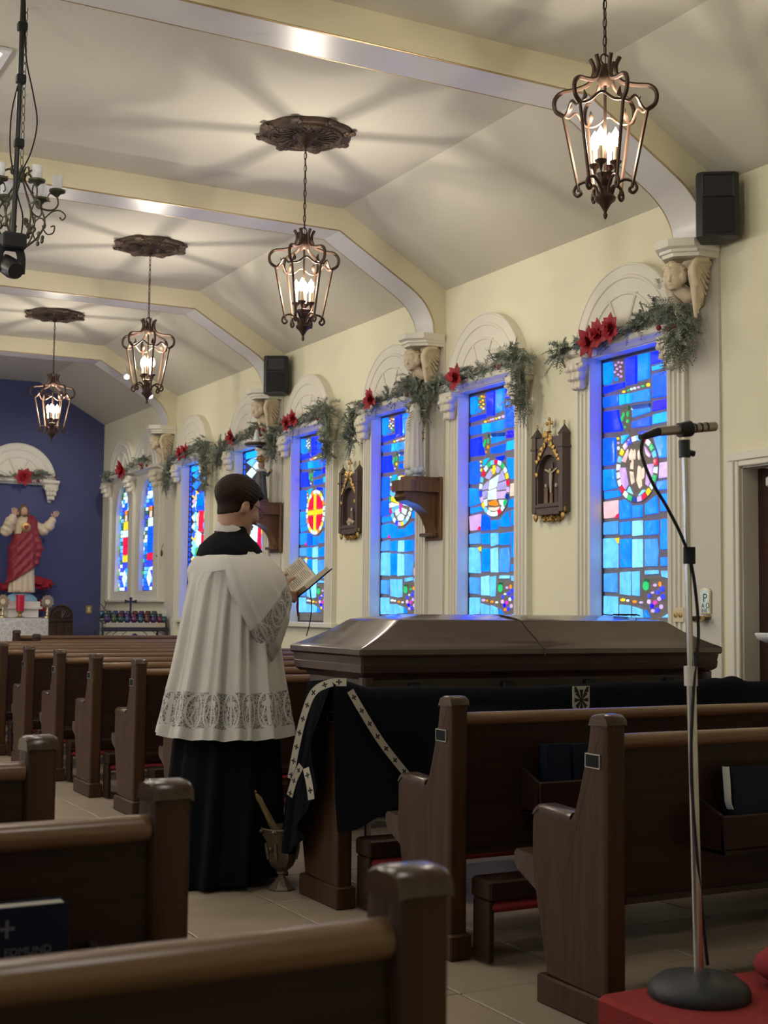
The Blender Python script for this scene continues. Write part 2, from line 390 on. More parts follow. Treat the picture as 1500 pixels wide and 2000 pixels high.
PANES=[('az',[(382,2894),(287,2891),(276,2791),(307,2741),(378,2744)]),('db',[(144,2888),(31,2892),(29,2706),(137,2707)]),('az',[(5,2892),(-98,2890),(-100,2723),(10,2716)]),('db',[(-116,2889),(-251,2886),(-251,2816),(-122,2810)]),('cy',[(-129,2792),(-254,2801),(-254,2771),(-133,2766)]),('bl',[(-129,2740),(-257,2744),(-252,2577),(-132,2587)]),('db',[(382,2730),(156,2732),(156,2698),(382,2683)]),('bl',[(385,2658),(222,2656),(222,2585),(383,2589)]),('cy',[(206,2654),(145,2650),(142,2587),(207,2583)]),('cy',[(126,2650),(89,2647),(89,2582),(127,2582)]),('az',[(74,2648),(-103,2652),(-103,2574),(74,2583)]),('vi',[(-139,2562),(-252,2561),(-252,2503),(-131,2500)]),('db',[(379,2558),(222,2553),(215,2504),(173,2407),(379,2415)]),('nv',[(70,2563),(-106,2555),(-106,2531),(70,2537)]),('az',[(71,2533),(-107,2527),(-109,2500),(71,2484)]),('bl',[(75,2453),(-113,2466),(-112,2408),(75,2415)]),('cy',[(-138,2475),(-255,2484),(-254,2417),(-134,2415)]),('bl',[(385,2376),(254,2367),(251,2206),(270,2188),(384,2189)]),('cy',[(185,2372),(116,2372),(185,2319)]),('db',[(5,2378),(-108,2373),(-105,2352),(-68,2344),(-3,2363)]),('az',[(-148,2357),(-254,2331),(-253,2183),(-200,2188),(-148,2319)]),('az',[(384,2159),(263,2154),(259,2076),(236,2028),(384,2017)]),('li',[(-203,2155),(-256,2157),(-255,2058),(-195,2056)]),('az',[(-174,2037),(-255,2040),(-254,1980),(-166,1982)]),('az',[(373,2008),(213,2006),(202,1969),(369,1958)]),('pk',[(381,1940),(229,1942),(229,1857),(264,1828),(377,1827)]),('rd',[(229,1850),(229,1823),(260,1825)]),('az',[(206,1935),(164,1942),(96,1911),(97,1816),(206,1813)]),('az',[(70,1896),(-22,1892),(-21,1817),(71,1815)]),('az',[(-58,1897),(-166,1946),(-183,1833),(-61,1829)]),('az',[(-209,1952),(-258,1955),(-257,1847),(-211,1841)]),('st',[(381,1800),(233,1802),(234,1715),(382,1717)]),('az',[(207,1791),(97,1792),(98,1709),(203,1707)]),('aq',[(71,1793),(-25,1793),(-24,1697),(72,1694)]),('az',[(-54,1785),(-183,1787),(-182,1697),(-53,1696)]),('az',[(-211,1790),(-256,1788),(-255,1597),(-209,1597)]),('pl',[(385,1690),(272,1688),(230,1636),(231,1489),(385,1490)]),('ye',[(253,1687),(222,1688),(226,1650)]),('az',[(203,1678),(94,1678),(95,1491),(200,1491)]),('aq',[(72,1673),(-24,1671),(-23,1488),(73,1486)]),('st',[(-53,1668),(-171,1667),(-181,1593),(-170,1490),(-52,1492)]),('az',[(-209,1544),(-254,1545),(-254,1490),(-209,1491)]),('st',[(378,1451),(243,1454),(243,1324),(379,1330)]),('pl',[(204,1458),(99,1460),(103,1304),(205,1312)]),('pl',[(77,1460),(10,1461),(11,1299),(77,1304)]),('pl',[(-52,1464),(-180,1464),(-180,1441),(-52,1439)]),('pl',[(-212,1459),(-254,1458),(-253,1394),(-219,1422)]),('pl',[(379,1301),(236,1295),(236,1157),(383,1155)]),('pl',[(209,1243),(100,1236),(101,1158),(210,1157)]),('pl',[(74,1231),(-17,1211),(-24,1159),(75,1158)]),('az',[(-39,1160),(-54,1211),(-96,1160)]),('pl',[(-216,1161),(-259,1225),(-258,1162)])]
DOTS=[('gr',252,2863,10,8),('gr',221,2876,9,8),('gr',186,2868,10,8),('gr',202,2843,10,8),('gr',236,2834,9,8),('gr',260,2816,9,8),('gr',194,2811,10,8),('gr',225,2793,9,8),('gr',194,2776,10,9),('az',245,2764,19,14),('ye',164,2668,15,9),('gn',119,2671,10,7),('wh',85,2675,10,8),('wh',51,2676,12,9),('li',10,2676,11,8),('gn',-34,2678,14,8),('ye',-89,2679,16,12),('gn',169,2513,9,17),('gn',123,2512,9,20),('gn',184,2488,9,17),('gn',124,2464,11,13),('gd',115,2554,7,15),('wh',74,2540,7,8),('gn',154,2429,6,8),('ye',227,2359,10,9),('li',225,2328,9,8),('wh',223,2293,10,13),('ye',182,1274,23,10),('wh',130,1269,11,8),('or',59,1262,18,9),('li',-7,1257,15,8),('li',-148,1368,15,10),('bv',-218,1344,19,17),('bv',-172,1322,16,14),('li',-122,1320,12,7),('bv',-224,1294,18,16),('bv',-90,1299,14,12),('li',-86,1262,15,15),('mg',-147,1257,19,15),('li',-189,1280,15,13),('vi',-115,1234,15,15),('li',-207,1230,15,15),('li',-125,1202,15,12),('bv',-168,1207,16,15),('or',-197,1374,10,16),('gn',-55,1364,28,31),('gd',-62,1401,28,8)]
HANDS=[('pk',[(182,2200),(117,2275),(113,2256),(144,2189)]),('pv',[(205,2158),(144,2155),(114,2040),(145,2007),(186,2055)]),('pv',[(-57,2277),(-114,2215),(-104,2199),(-71,2224)]),('pv',[(-85,2156),(-143,2154),(-135,2087),(-88,2013),(-66,2026)]),('be',[(95,2125),(65,2118),(51,2050),(77,2037)]),('be',[(6,2155),(-16,2144),(-26,2020),(-4,2003),(25,2057)]),('be',[(106,2231),(79,2272),(65,2256),(95,2201)]),('be',[(5,2255),(-17,2248),(-46,2188),(-31,2185)]),('be',[(-31,2133),(-53,2141),(-48,2075),(-34,2062)]),('be',[(84,2181),(61,2193),(65,2137),(88,2139)]),('aq',[(126,1992),(100,2024),(66,1971)]),('aq',[(7,1958),(-37,1992),(-62,1988),(-8,1959)])]
GC = {'az': (0,140,255), 'db': (0,45,250), 'cy': (0,180,255), 'bl': (0,95,255), 'vi': (30,20,225), 'nv': (0,60,150), 'pl': (105,200,250), 'st': (70,155,240),
      'aq': (140,228,255), 'pk': (225,185,190), 'li': (205,175,245), 'pv': (200,160,235), 'rd': (225,25,70), 'ye': (255,215,40), 'gn': (40,190,110), 'gd': (20,90,60),
      'wh': (215,240,245), 'or': (255,140,30), 'gr': (200,150,220), 'bv': (55,70,225), 'mg': (200,60,170), 'be': (225,205,185), 'br': (150,95,60), 'lv': (165,160,215)}
GM = {}
def glass(k, s=1.0):
    if k in GM: return GM[k]
    m, N, L, B = node_mat('stained_glass_'+k); c = lin(GC[k]); c = (c[0], c[1], c[2]*(2.4 if k in ('az','db','cy','bl','vi','bv') else (1.6 if k in ('pl','aq','st') else 1.0)))
    tc = N.new('ShaderNodeTexCoord'); nz = N.new('ShaderNodeTexNoise'); nz.inputs['Scale'].default_value = 9; nz.inputs['Detail'].default_value = 3; nz.inputs['Distortion'].default_value = 1.2
    L.new(tc.outputs['Object'], nz.inputs['Vector']); mr = N.new('ShaderNodeMapRange'); mr.inputs[1].default_value = .3; mr.inputs[2].default_value = .7; mr.inputs[3].default_value = .78; mr.inputs[4].default_value = 1.18
    L.new(nz.outputs['Fac'], mr.inputs[0]); L.new(mr.outputs[0], B.inputs['Emission Strength'])
    B.inputs['Emission Color'].default_value = (*c, 1); B.inputs['Base Color'].default_value = (*[x*.25 for x in c], 1); B.inputs['Roughness'].default_value = .15
    bp = N.new('ShaderNodeBump'); bp.inputs['Strength'].default_value = .4; bp.inputs['Distance'].default_value = .01; L.new(nz.outputs['Fac'], bp.inputs['Height']); L.new(bp.outputs[0], B.inputs['Normal'])
    m.cycles.emission_sampling = 'FRONT' if k in ('az','db','cy','bl','pl','aq','st') else 'NONE'
    GM[k] = m; return m
M['lead'] = mat('glass_matrix_glare', (.27, .235, .20), .8, var=.15, vscale=30, bump=.3, bscale=80)  # dark grey matrix made paler, glare of the panes put into its colour
M['lead2'] = mat('lead_came', (.05, .05, .06), .6)
GX = .06                                            # glass sits this far behind the wall face

# --- sculpted parts shared by all windows
def capital_mesh():
    s = SDF((-.17,-.12,-.26), (.02,.12,.02), .0065)
    s.u(s.box((-.055,0,-.02), (.075,.095,.02), .006)); s.u(s.cap((-.055,0,-.05), (-.02,0,-.22), .075, .03), .02)
    rnd = random.Random(3)
    for side in (-1, 0, 1):                                      # rows of acanthus leaves curling outwards
        for z, k in ((-.06, 1.0), (-.12, .85), (-.18, .62)):
            c = (-.095*k-.02, side*.058*k, z); s.u(s.ell(c, (.035, .03*k, .036)), .012)
            s.u(s.ell((c[0]-.022, c[1], c[2]-.02), (.018, .022*k, .014)), .008)
            s.cut(s.cap((c[0]-.04, c[1], c[2]+.03), (c[0]-.03, c[1], c[2]-.03), .004, .006), .006)
    for side in (-1, 1): s.u(s.ell((-.11, side*.078, -.055), (.03,.022,.026)), .008); s.cut(s.ell((-.135, side*.078, -.05), (.014,.03,.010)), .005)
    s.cut(s.box((.15,0,0), (.148,.5,.5)))
    return s.mesh('capital')
CAPM = capital_mesh(); CAPM.materials.append(M['plasterw'])
def pilaster(zt, zb, w):
    p = [(-w/2, 0), (-w/2, -.05)]
    for k in (-1, 0, 1):
        c = k*w*.27
        p += [(c-.014, -.05), (c-.009, -.036), (c+.009, -.036), (c+.014, -.05)]
    p += [(w/2, -.05), (w/2, 0)]
    m = MB(); m.loft([[(x, y, z) for y, x in p] for z in (zb, zt)])
    return m.mesh('pilaster')
PILM = pilaster(2.74, 1.06, .158); PILM.materials.append(M['trim'])
def halfdisc(r, x0, x1, zc, n=36):
    p = [(r*math.cos(math.pi*i/n), zc+r*math.sin(math.pi*i/n)) for i in range(n+1)]; return MB().prism(p, 'x', x0, x1)
def arch_ring(r0, r1, x, t, zc, n=40):
    m = MB(); rr = []
    for i in range(n+1):
        a = math.pi*i/n; c, s = math.cos(a), math.sin(a)
        rr.append([(x, r0*c, zc+r0*s), (x-t, (r0+(r1-r0)*.25)*c, zc+(r0+(r1-r0)*.25)*s), (x-t, (r0+(r1-r0)*.75)*c, zc+(r0+(r1-r0)*.75)*s), (x, r1*c, zc+r1*s)])
    return m.loft(rr)
ARC = {}
def arch_panel(parent, r, zc, key):
    if key not in ARC:
        a = halfdisc(r, -.08, .005, zc).mesh('arch_panel', 40); a.materials.append(M['trim'])
        b = arch_ring(r*.80, r*.86, -.079, .010, zc).mesh('arch_mould', 40); b.materials.append(M['trim'])
        c = arch_ring(r*.60, r*.645, -.079, .010, zc).mesh('arch_mould', 40); c.materials.append(M['trim'])
        e = arch_ring(r*.965, r*1.0, -.079, .006, zc).mesh('arch_edge', 40); e.materials.append(M['trim'])
        rays = []
        for k in (-62, -24, 24, 62):
            sn, cs = math.sin(R(k)), math.cos(R(k)); q = .018
            p0 = Vector((-.083, sn*r*.10, zc+cs*r*.10+.0)); p1 = Vector((-.083, sn*r*.60, zc+cs*r*.60)); hook = Vector((-.083, sn*r*.63+q*(1 if k > 0 else -1), zc+cs*r*.60+.012))
            me = MB().tube([p0, p1, (p1+hook)/2+Vector((0,0,.01)), hook], .011, 6, flat=(1, 1)).mesh('arch_ray', 40); me.materials.append(M['trim']); rays.append(me)
        ARC[key] = (a, b, c, e, rays)
    a, b, c, e, rays = ARC[key]
    o = link('arch_panel', a, None, parent)
    link('arch_mould', b, None, o); link('arch_mould', c, None, o); link('arch_edge', e, None, o)
    for q in rays: link('arch_ray', q, None, o)
def hood(parent, hw, z, name='hood_ledge', depth=.125):
    prof = [(0, z-.012), (-.07, z-.012), (-.085, z+.004), (-.105, z+.012), (-depth+.004, z+.02), (-depth, z+.026), (-depth, z+.056), (0, z+.056)]
    m = MB().loft([[(x, y, zz) for x, zz in prof] for y in (-hw, hw)]); return m.build(name, M['trim'], parent, 30)
def poly_pane(name, poly, kk, parent, x0, th=.012, smooth=None):
    # bevelled slab of glass facing the room (-x)
    cx = sum(p[0] for p in poly)/len(poly); cz = sum(p[1] for p in poly)/len(poly)
    sh = lambda f, x: [(x, cx+(p[0]-cx)*f, cz+(p[1]-cz)*f) for p in poly]
    m = MB().loft([sh(1, x0), sh(1, x0-th*.6), sh(.95, x0-th)]); return m.build(name, glass(kk), parent, smooth)
def ell_poly(cx, cz, rx, rz, n=10): return [(cx+rx*math.cos(2*math.pi*i/n), cz+rz*math.sin(2*math.pi*i/n)) for i in range(n)]
RINGC = ['wh','pl','ye','li','bv','wh','pl','rd','wh','gn','pl','rd','wh','gn','wh','ye','rd','li','nv','gn','wh','rd','wh','wh']
def medallion(kind, parent, c=(.026, 2.137), r=.203):
    md = MB().prism(ell_poly(c[0], c[1], r*1.06, r*1.1, 40), 'x', GX-.006, GX+.01).build('medallion', M['lead'], parent)
    n = 24; off = {'hands': 0, 'scroll': 5, 'fan': 9, 'cross': 14}[kind]
    for i in range(n):
        a0, a1 = 2*math.pi*(i+.12)/n, 2*math.pi*(i+.84)/n; q = []
        for rr in (.88, 1.03): q += [(c[0]+r*rr*math.cos(a), c[1]+r*1.05*rr*math.sin(a)) for a in ((a0, a1) if rr < 1 else (a1, a0))]
        poly_pane('pane', q, RINGC[(i+off) % n] if kind != 'cross' else ['wh','wh','ye','wh','or','wh'][i % 6], md, GX-.006, .01)
    S = lambda pts: [(c[0]-x*r, c[1]+y*r*1.05) for x, y in pts]                 # x to the right as seen
    if kind == 'hands':
        for k, p in HANDS: poly_pane('pane', [(u/1000, v/1000) for u, v in p], k, md, GX-.006, .01)
        for x, y in ((-.1, .45), (-.22, .38), (.12, .42), (.22, .5)): poly_pane('pane', S(ell_poly(x, y, .04, .16, 8)), 'be', md, GX-.006, .01)
    elif kind == 'cross':
        for sx in (-1, 1):
            for sy in (-1, 1):
                p = [(sx*.16, sy*.14), (sx*.80, sy*.14), (sx*.66, sy*.5), (sx*.42, sy*.70), (sx*.16, sy*.80)]; poly_pane('pane', S(p), 'rd', md, GX-.006, .012)
        poly_pane('pane', S([(-.12,-.85),(.12,-.85),(.12,-.12),(-.12,-.12)]), 'ye', md, GX-.006, .014); poly_pane('pane', S([(-.12,.12),(.12,.12),(.12,.85),(-.12,.85)]), 'ye', md, GX-.006, .014)
        poly_pane('pane', S([(-.82,-.10),(-.14,-.10),(-.14,.10),(-.82,.10)]), 'ye', md, GX-.006, .014); poly_pane('pane', S([(.14,-.10),(.82,-.10),(.82,.10),(.14,.10)]), 'ye', md, GX-.006, .014)
        poly_pane('pane', S([(-.1,-.1),(.1,-.1),(.1,.1),(-.1,.1)]), 'ye', md, GX-.006, .014)
    elif kind == 'scroll':
        for k, p in (('wh', [(-.30,.30),(.34,.46),(.14,.02),(-.36,-.04)]), ('wh', [(-.38,-.08),(.14,-.02),(.16,-.42),(-.42,-.40)]), ('or', [(-.38,-.50),(.10,-.44),(.30,-.62),(.1,-.66),(-.3,-.6)]),
                     ('ye', [(-.06,.82),(.05,.82),(.04,.55),(-.07,.5)]), ('ye', [(-.16,.70),(.16,.73),(.16,.66),(-.16,.62)]), ('lv', [(-.62,.42),(-.2,.72),(-.14,.48),(-.38,.34)]), ('lv', [(-.75,.12),(-.42,.28),(-.46,.0),(-.8,-.02)]),
                     ('lv', [(-.8,-.08),(-.48,-.06),(-.5,-.3),(-.74,-.34)]), ('wh', [(-.7,-.4),(-.5,-.36),(-.5,-.6),(-.6,-.62)]), ('lv', [(.36,.40),(.56,.60),(.74,.26),(.30,.2)]), ('lv', [(.26,.14),(.8,.2),(.82,-.1),(.24,-.1)]),
                     ('li', [(.24,-.16),(.82,-.16),(.76,-.42),(.26,-.40)]), ('wh', [(.36,-.46),(.72,-.48),(.6,-.68),(.44,-.62)]), ('lv', [(.2,.78),(.42,.66),(.26,.52),(.14,.6)]), ('be', [(-.36,-.68),(-.04,-.7),(-.02,-.84),(-.3,-.8)]), ('be', [(.04,-.72),(.36,-.7),(.26,-.8),(.06,-.84)])):
            poly_pane('pane', S(p), k, md, GX-.006, .012)
    else:
        for i in range(13):
            a = R(-20+220*i/12); a2 = R(-20+220*(i+.78)/12); p = [(.22*math.cos(a), -.12+.22*math.sin(a)), (.84*math.cos(a), .82*math.sin(a)), (.84*math.cos(a2), .82*math.sin(a2)), (.22*math.cos(a2), -.12+.22*math.sin(a2))]
            poly_pane('pane', S(p), ['wh','aq','pl','ye','wh','pl','aq'][i % 7], md, GX-.006, .012)
        for k, p in (('mg', [(-.08,.05),(.06,.05),(.08,-.45),(-.08,-.45)]), ('wh', [(-.5,-.4),(-.14,-.3),(-.12,-.5),(-.4,-.6)]), ('wh', [(.14,-.3),(.5,-.4),(.4,-.6),(.12,-.5)]), ('wh', [(-.28,-.64),(-.04,-.54),(-.04,-.82),(-.2,-.8)]), ('wh', [(.04,-.54),(.28,-.64),(.2,-.8),(.04,-.82)])):
            poly_pane('pane', S(p), k, md, GX-.006, .012)
SWAP = [{}, {'pk': 'pv', 'li': 'be'}, {'pk': 'az', 'li': 'pv'}, {'pk': 'az', 'li': 'bl'}]
def slab_window(n, yc, kind, sw):
    t = thing('window_%d' % n, None, None, (XW, yc, 0), kind='structure')
    surround(t)
    pn = MB().box(GX, GX+.03, -WH, WH, WB, WT).build('glass_panel', M['lead'], t)
    rnd = random.Random(n*11)
    ex = lambda u: -.385 if u < -.235 else u
    for i, (k, p) in enumerate(PANES):
        k = sw.get(k, k)
        if n > 1 and rnd.random() < .12: k = {'az': 'bl', 'pl': 'aq', 'aq': 'pl', 'bl': 'az', 'st': 'pl'}.get(k, k)
        if n > 1 and i in (37, 41) and n == 3: k = 'pk' if i == 41 else 'pl'
        j = (lambda: rnd.uniform(-7, 7)) if n > 1 else (lambda: 0)
        poly_pane('pane', [(max(-.388, min(.388, (ex(u/1000)*1000+j())/1000)), (v+j())/1000) for u, v in p], k, pn, GX, .014)
    for k, u, v, a, b in DOTS:
        if n > 1 and k in ('ye', 'or', 'wh', 'gn', 'li', 'gr') and b < 15: k = rnd.choice(['ye', 'wh', 'wh', 'li', 'or', 'gn', k])
        poly_pane('pane', ell_poly(u/1000, v/1000, a/1000, b/1000, 8), k, pn, GX, .010)
    medallion(kind, pn); return t
def surround(t, frame=True):
    # reveal lining, pilasters, capitals, hood, blind arch, sill
    rv = MB()
    for s in (-1, 1): rv.box(-.052, GX, s*WH-(.004 if s > 0 else .008), s*WH+(.008 if s > 0 else .004), WB, WT)
    rv.box(-.052, GX, -WH, WH, WT-.004, WT+.006).box(-.052, GX, -WH, WH, WB-.006, WB+.004)
    rv.build('reveal', M['trim'], t)
    fr = MB()
    for s in (-1, 1): fr.box(GX-.012, GX+.02, s*(WH-.008)-.006, s*(WH-.008)+.006, WB, WT)
    fr.box(GX-.012, GX+.02, -WH, WH, WT-.018, WT-.004).box(GX-.012, GX+.02, -WH, WH, WB+.004, WB+.018); fr.build('glazing_bar', M['lead2'], t)
    for s in (-1, 1):
        link('pilaster', PILM, None, t, (0, s*(WH+.079), 0))
        link('capital', CAPM, None, t, (-.002, s*(WH+.079), 2.925))
    h = hood(t, .585, 2.935)
    arch_panel(t, .53, 2.955, 'std')
    MB().cbox(-.075, .01, -.60, .60, 1.015, 1.06, .006).build('sill', M['trim'], t, 30)
def lattice_window(n, yc, seed):
    # white and yellow diamond lattice with a robed figure panel and beaded blue border
    t = thing('window_%d' % n, None, None, (XW, yc, 0), kind='structure'); surround(t)
    pn = MB().box(GX, GX+.03, -WH, WH, WB, WT).build('glass_panel', M['lead2'], t); rnd = random.Random(seed)
    for s in (-1, 1):
        for i in range(30): poly_pane('pane', ell_poly(s*.368, 1.10+i*.061, .013, .024, 6), 'bl', pn, GX, .008)
    poly_pane('pane', [(-.34,2.83),(.34,2.83),(.34,2.90),(-.34,2.90)], 'cy', pn, GX, .008)
    for i in range(2):
        for j in range(14):
            for q in (0, 1):
                cx = -.17+i*.34 if q == 0 else -.34+i*.34+.0; cz = 1.14+j*.127+(.0635 if q else 0)
                if q and i == 0: cx = 0.0
                elif q: continue
                if 1.55 < cz < 2.62 and abs(cx) < .10: continue
                p = [(cx-.155,cz),(cx,cz-.115),(cx+.155,cz),(cx,cz+.115)]
                p = [(max(-.345, min(.345, a*.92+cx*.08)), max(1.08, min(2.82, b*.5+cz*.5))) for a, b in p]
                poly_pane('pane', p, rnd.choice(['wh','aq','wh','ye','pl','az','wh','cy']), pn, GX, .010)
    fig = [('az', [(-.13,2.55),(.13,2.55),(.10,2.40),(-.10,2.40)]), ('bl', [(-.16,2.38),(0,2.62),(.16,2.38),(.10,2.34),(-.10,2.34)]), ('rd', [(-.12,2.33),(.02,2.36),(.05,2.10),(-.10,2.08)]), ('be', [(.04,2.33),(.12,2.30),(.11,2.17),(.06,2.16)]),
           ('wh', [(-.04,2.07),(.12,2.12),(.13,1.94),(-.02,1.90)]), ('rd', [(-.14,2.05),(-.06,2.06),(-.05,1.72),(-.15,1.74)]), ('br', [(-.03,1.88),(.05,1.91),(.05,1.70),(-.03,1.70)]), ('gn', [(.07,1.92),(.14,1.9),(.14,1.72),(.07,1.74)]),
           ('ye', [(-.14,1.70),(.14,1.69),(.12,1.63),(-.12,1.63)]), ('rd', [(-.05,1.61),(.05,1.61),(0,1.50)]), ('bl', [(-.16,1.60),(-.07,1.61),(-.02,1.48),(-.1,1.5)]), ('bl', [(.07,1.61),(.16,1.60),(.10,1.5),(.02,1.48)])]
    for k, p in fig: poly_pane('pane', p, k, pn, GX-.004, .012)
    for s in (-1, 1):
        for j in range(10): poly_pane('pane', [(s*.20, 1.62+j*.10), (s*.28, 1.67+j*.10), (s*.20, 1.71+j*.10), (s*.155, 1.665+j*.10)], rnd.choice(['wh','az','aq','ye','bl','li']), pn, GX-.004, .012)
    return t
for i, k in enumerate(('hands', 'scroll', 'fan', 'cross')): slab_window(i+1, WIN[i], k, SWAP[i])
lattice_window(5, WIN[4], 5); lattice_window(6, WIN[5], 6)

# the double lancet at the far end: two windows in one surround
def lancet(n, yc, hw, seed, robe, GL=.012):
    t = thing('window_%d' % n, None, None, (XW, yc, 0), kind='structure'); rnd = random.Random(seed)
    zs = 2.38; top = LT                                            # springing and crown of the pointed arch
    def half(z):                                                    # half width of the opening at height z
        return hw if z < zs else hw*math.sqrt(max(0, 1-((z-zs)/(top-zs))**2))
    out = [(-hw, LB), (hw, LB)]+[(half(zs+(top-zs)*math.sin(R(a))), zs+(top-zs)*math.sin(R(a))) for a in range(0, 91, 9)]
    left = [(-a, b) for a, b in out[2:-1]][::-1]; outline = out+left
    # face board with the arched opening
    box = []
    N_ = len(outline); sq = []
    for (a, b) in outline:
        if b <= LB+1e-6: sq.append((.522*(1 if a > 0 else -1), LB-.11))
        elif b < zs+.02: sq.append((.522*(1 if a > 0 else -1), b))
        else: f = (b-zs)/(top-zs); sq.append((.522*(1 if a > 0 else -1)*(1 if f < .80 else (1-f)/.2), zs+f**.7*(2.93-zs) if f < .8 else 2.93))
    fb = MB().loft([[(-.05, a, b) for a, b in outline], [(-.05, a, b) for a, b in sq], [(0, a, b) for a, b in sq]], caps=False); fb.build('face_board', M['trim'], t)
    MB().loft([[(-.05, a, b) for a, b in outline], [(GL+.06, a, b) for a, b in outline]], caps=False).build('reveal', M['trim'], t, 40)
    pn = MB().prism(outline, 'x', GL, GL+.03).build('glass_panel', M['lead2'], t)
    z = LB+.012
    while z < top-.05:
        h = .052; w = half(z+h)-.016
        if w < .03: break
        for s in (-1, 1):                                           # beaded border then inner mosaic
            poly_pane('pane', [(s*w, z), (s*(w-.035), z), (s*(w-.035), z+h-.008), (s*w, z+h-.008)], rnd.choice(['gd','st','bv','gn','cy','nv','wh']), pn, GL, .008)
            if w > .09 and not (LB+.30 < z < zs+.12):
                poly_pane('pane', [(s*(w-.043), z), (s*.006, z+rnd.uniform(-.004,.004)), (s*.006, z+h-.008), (s*(w-.043), z+h-.008)], rnd.choice(['wh','bl','pl','wh','bv','cy']), pn, GL, .008)
            elif w > .09:
                poly_pane('pane', [(s*(w-.043), z), (s*.118, z), (s*.118, z+h-.008), (s*(w-.043), z+h-.008)], rnd.choice(['bv','bl','pl','gd','wh','az']), pn, GL, .008)
        z += h
    z0 = LB+.31; fig = [(.09, .09, 'bv'), (.11, .10, robe[0]), (.105, .12, robe[1]), (.11, .12, robe[1]), (.10, .10, robe[2]), (.09, .12, robe[3]), (.045, .09, 'be'), (.05, .06, 'or'), (.06, .10, 'bl'), (.05, .09, 'wh')]
    for w_, h_, k in fig:
        poly_pane('pane', [(-w_, z0), (w_, z0), (w_*.92, z0+h_-.008), (-w_*.92, z0+h_-.008)], k, pn, GL-.003, .010); z0 += h_
    poly_pane('pane', [(-.10, LB+.17), (0, LB+.06), (.10, LB+.17), (0, LB+.29)], 'wh', pn, GL-.006, .010)
    return t
lw = [lancet(7, LAN[0][0], LAN[0][1], 21, ('rd','bl','bl','wh')), lancet(8, LAN[1][0], LAN[1][1], 22, ('ye','rd','wh','ye'))]
T7 = thing('trim_6', None, None, (XW, 17.345, 0), kind='structure')
for s in (-1, 0, 1): link('capital', CAPM, None, T7, (-.05, s*1.045, 2.925))
for s in (-1, 1): MB().cbox(-.085, 0, s*1.055-.055, s*1.055+.055, 1.29, 2.72, .006).build('side_strip', M['trim'], T7, 30)
MB().cbox(-.085, 0, -.045, .045, 1.29, 2.72, .006).build('side_strip', M['trim'], T7, 30)
hood(T7, 1.17, 2.935, 'hood_ledge', .16); MB().cbox(-.10, .01, -1.20, 1.20, 1.255, 1.29, .006).build('sill', M['trim'], T7, 30)
for w_ in lw: arch_panel(w_, .53, 2.955, 'std')
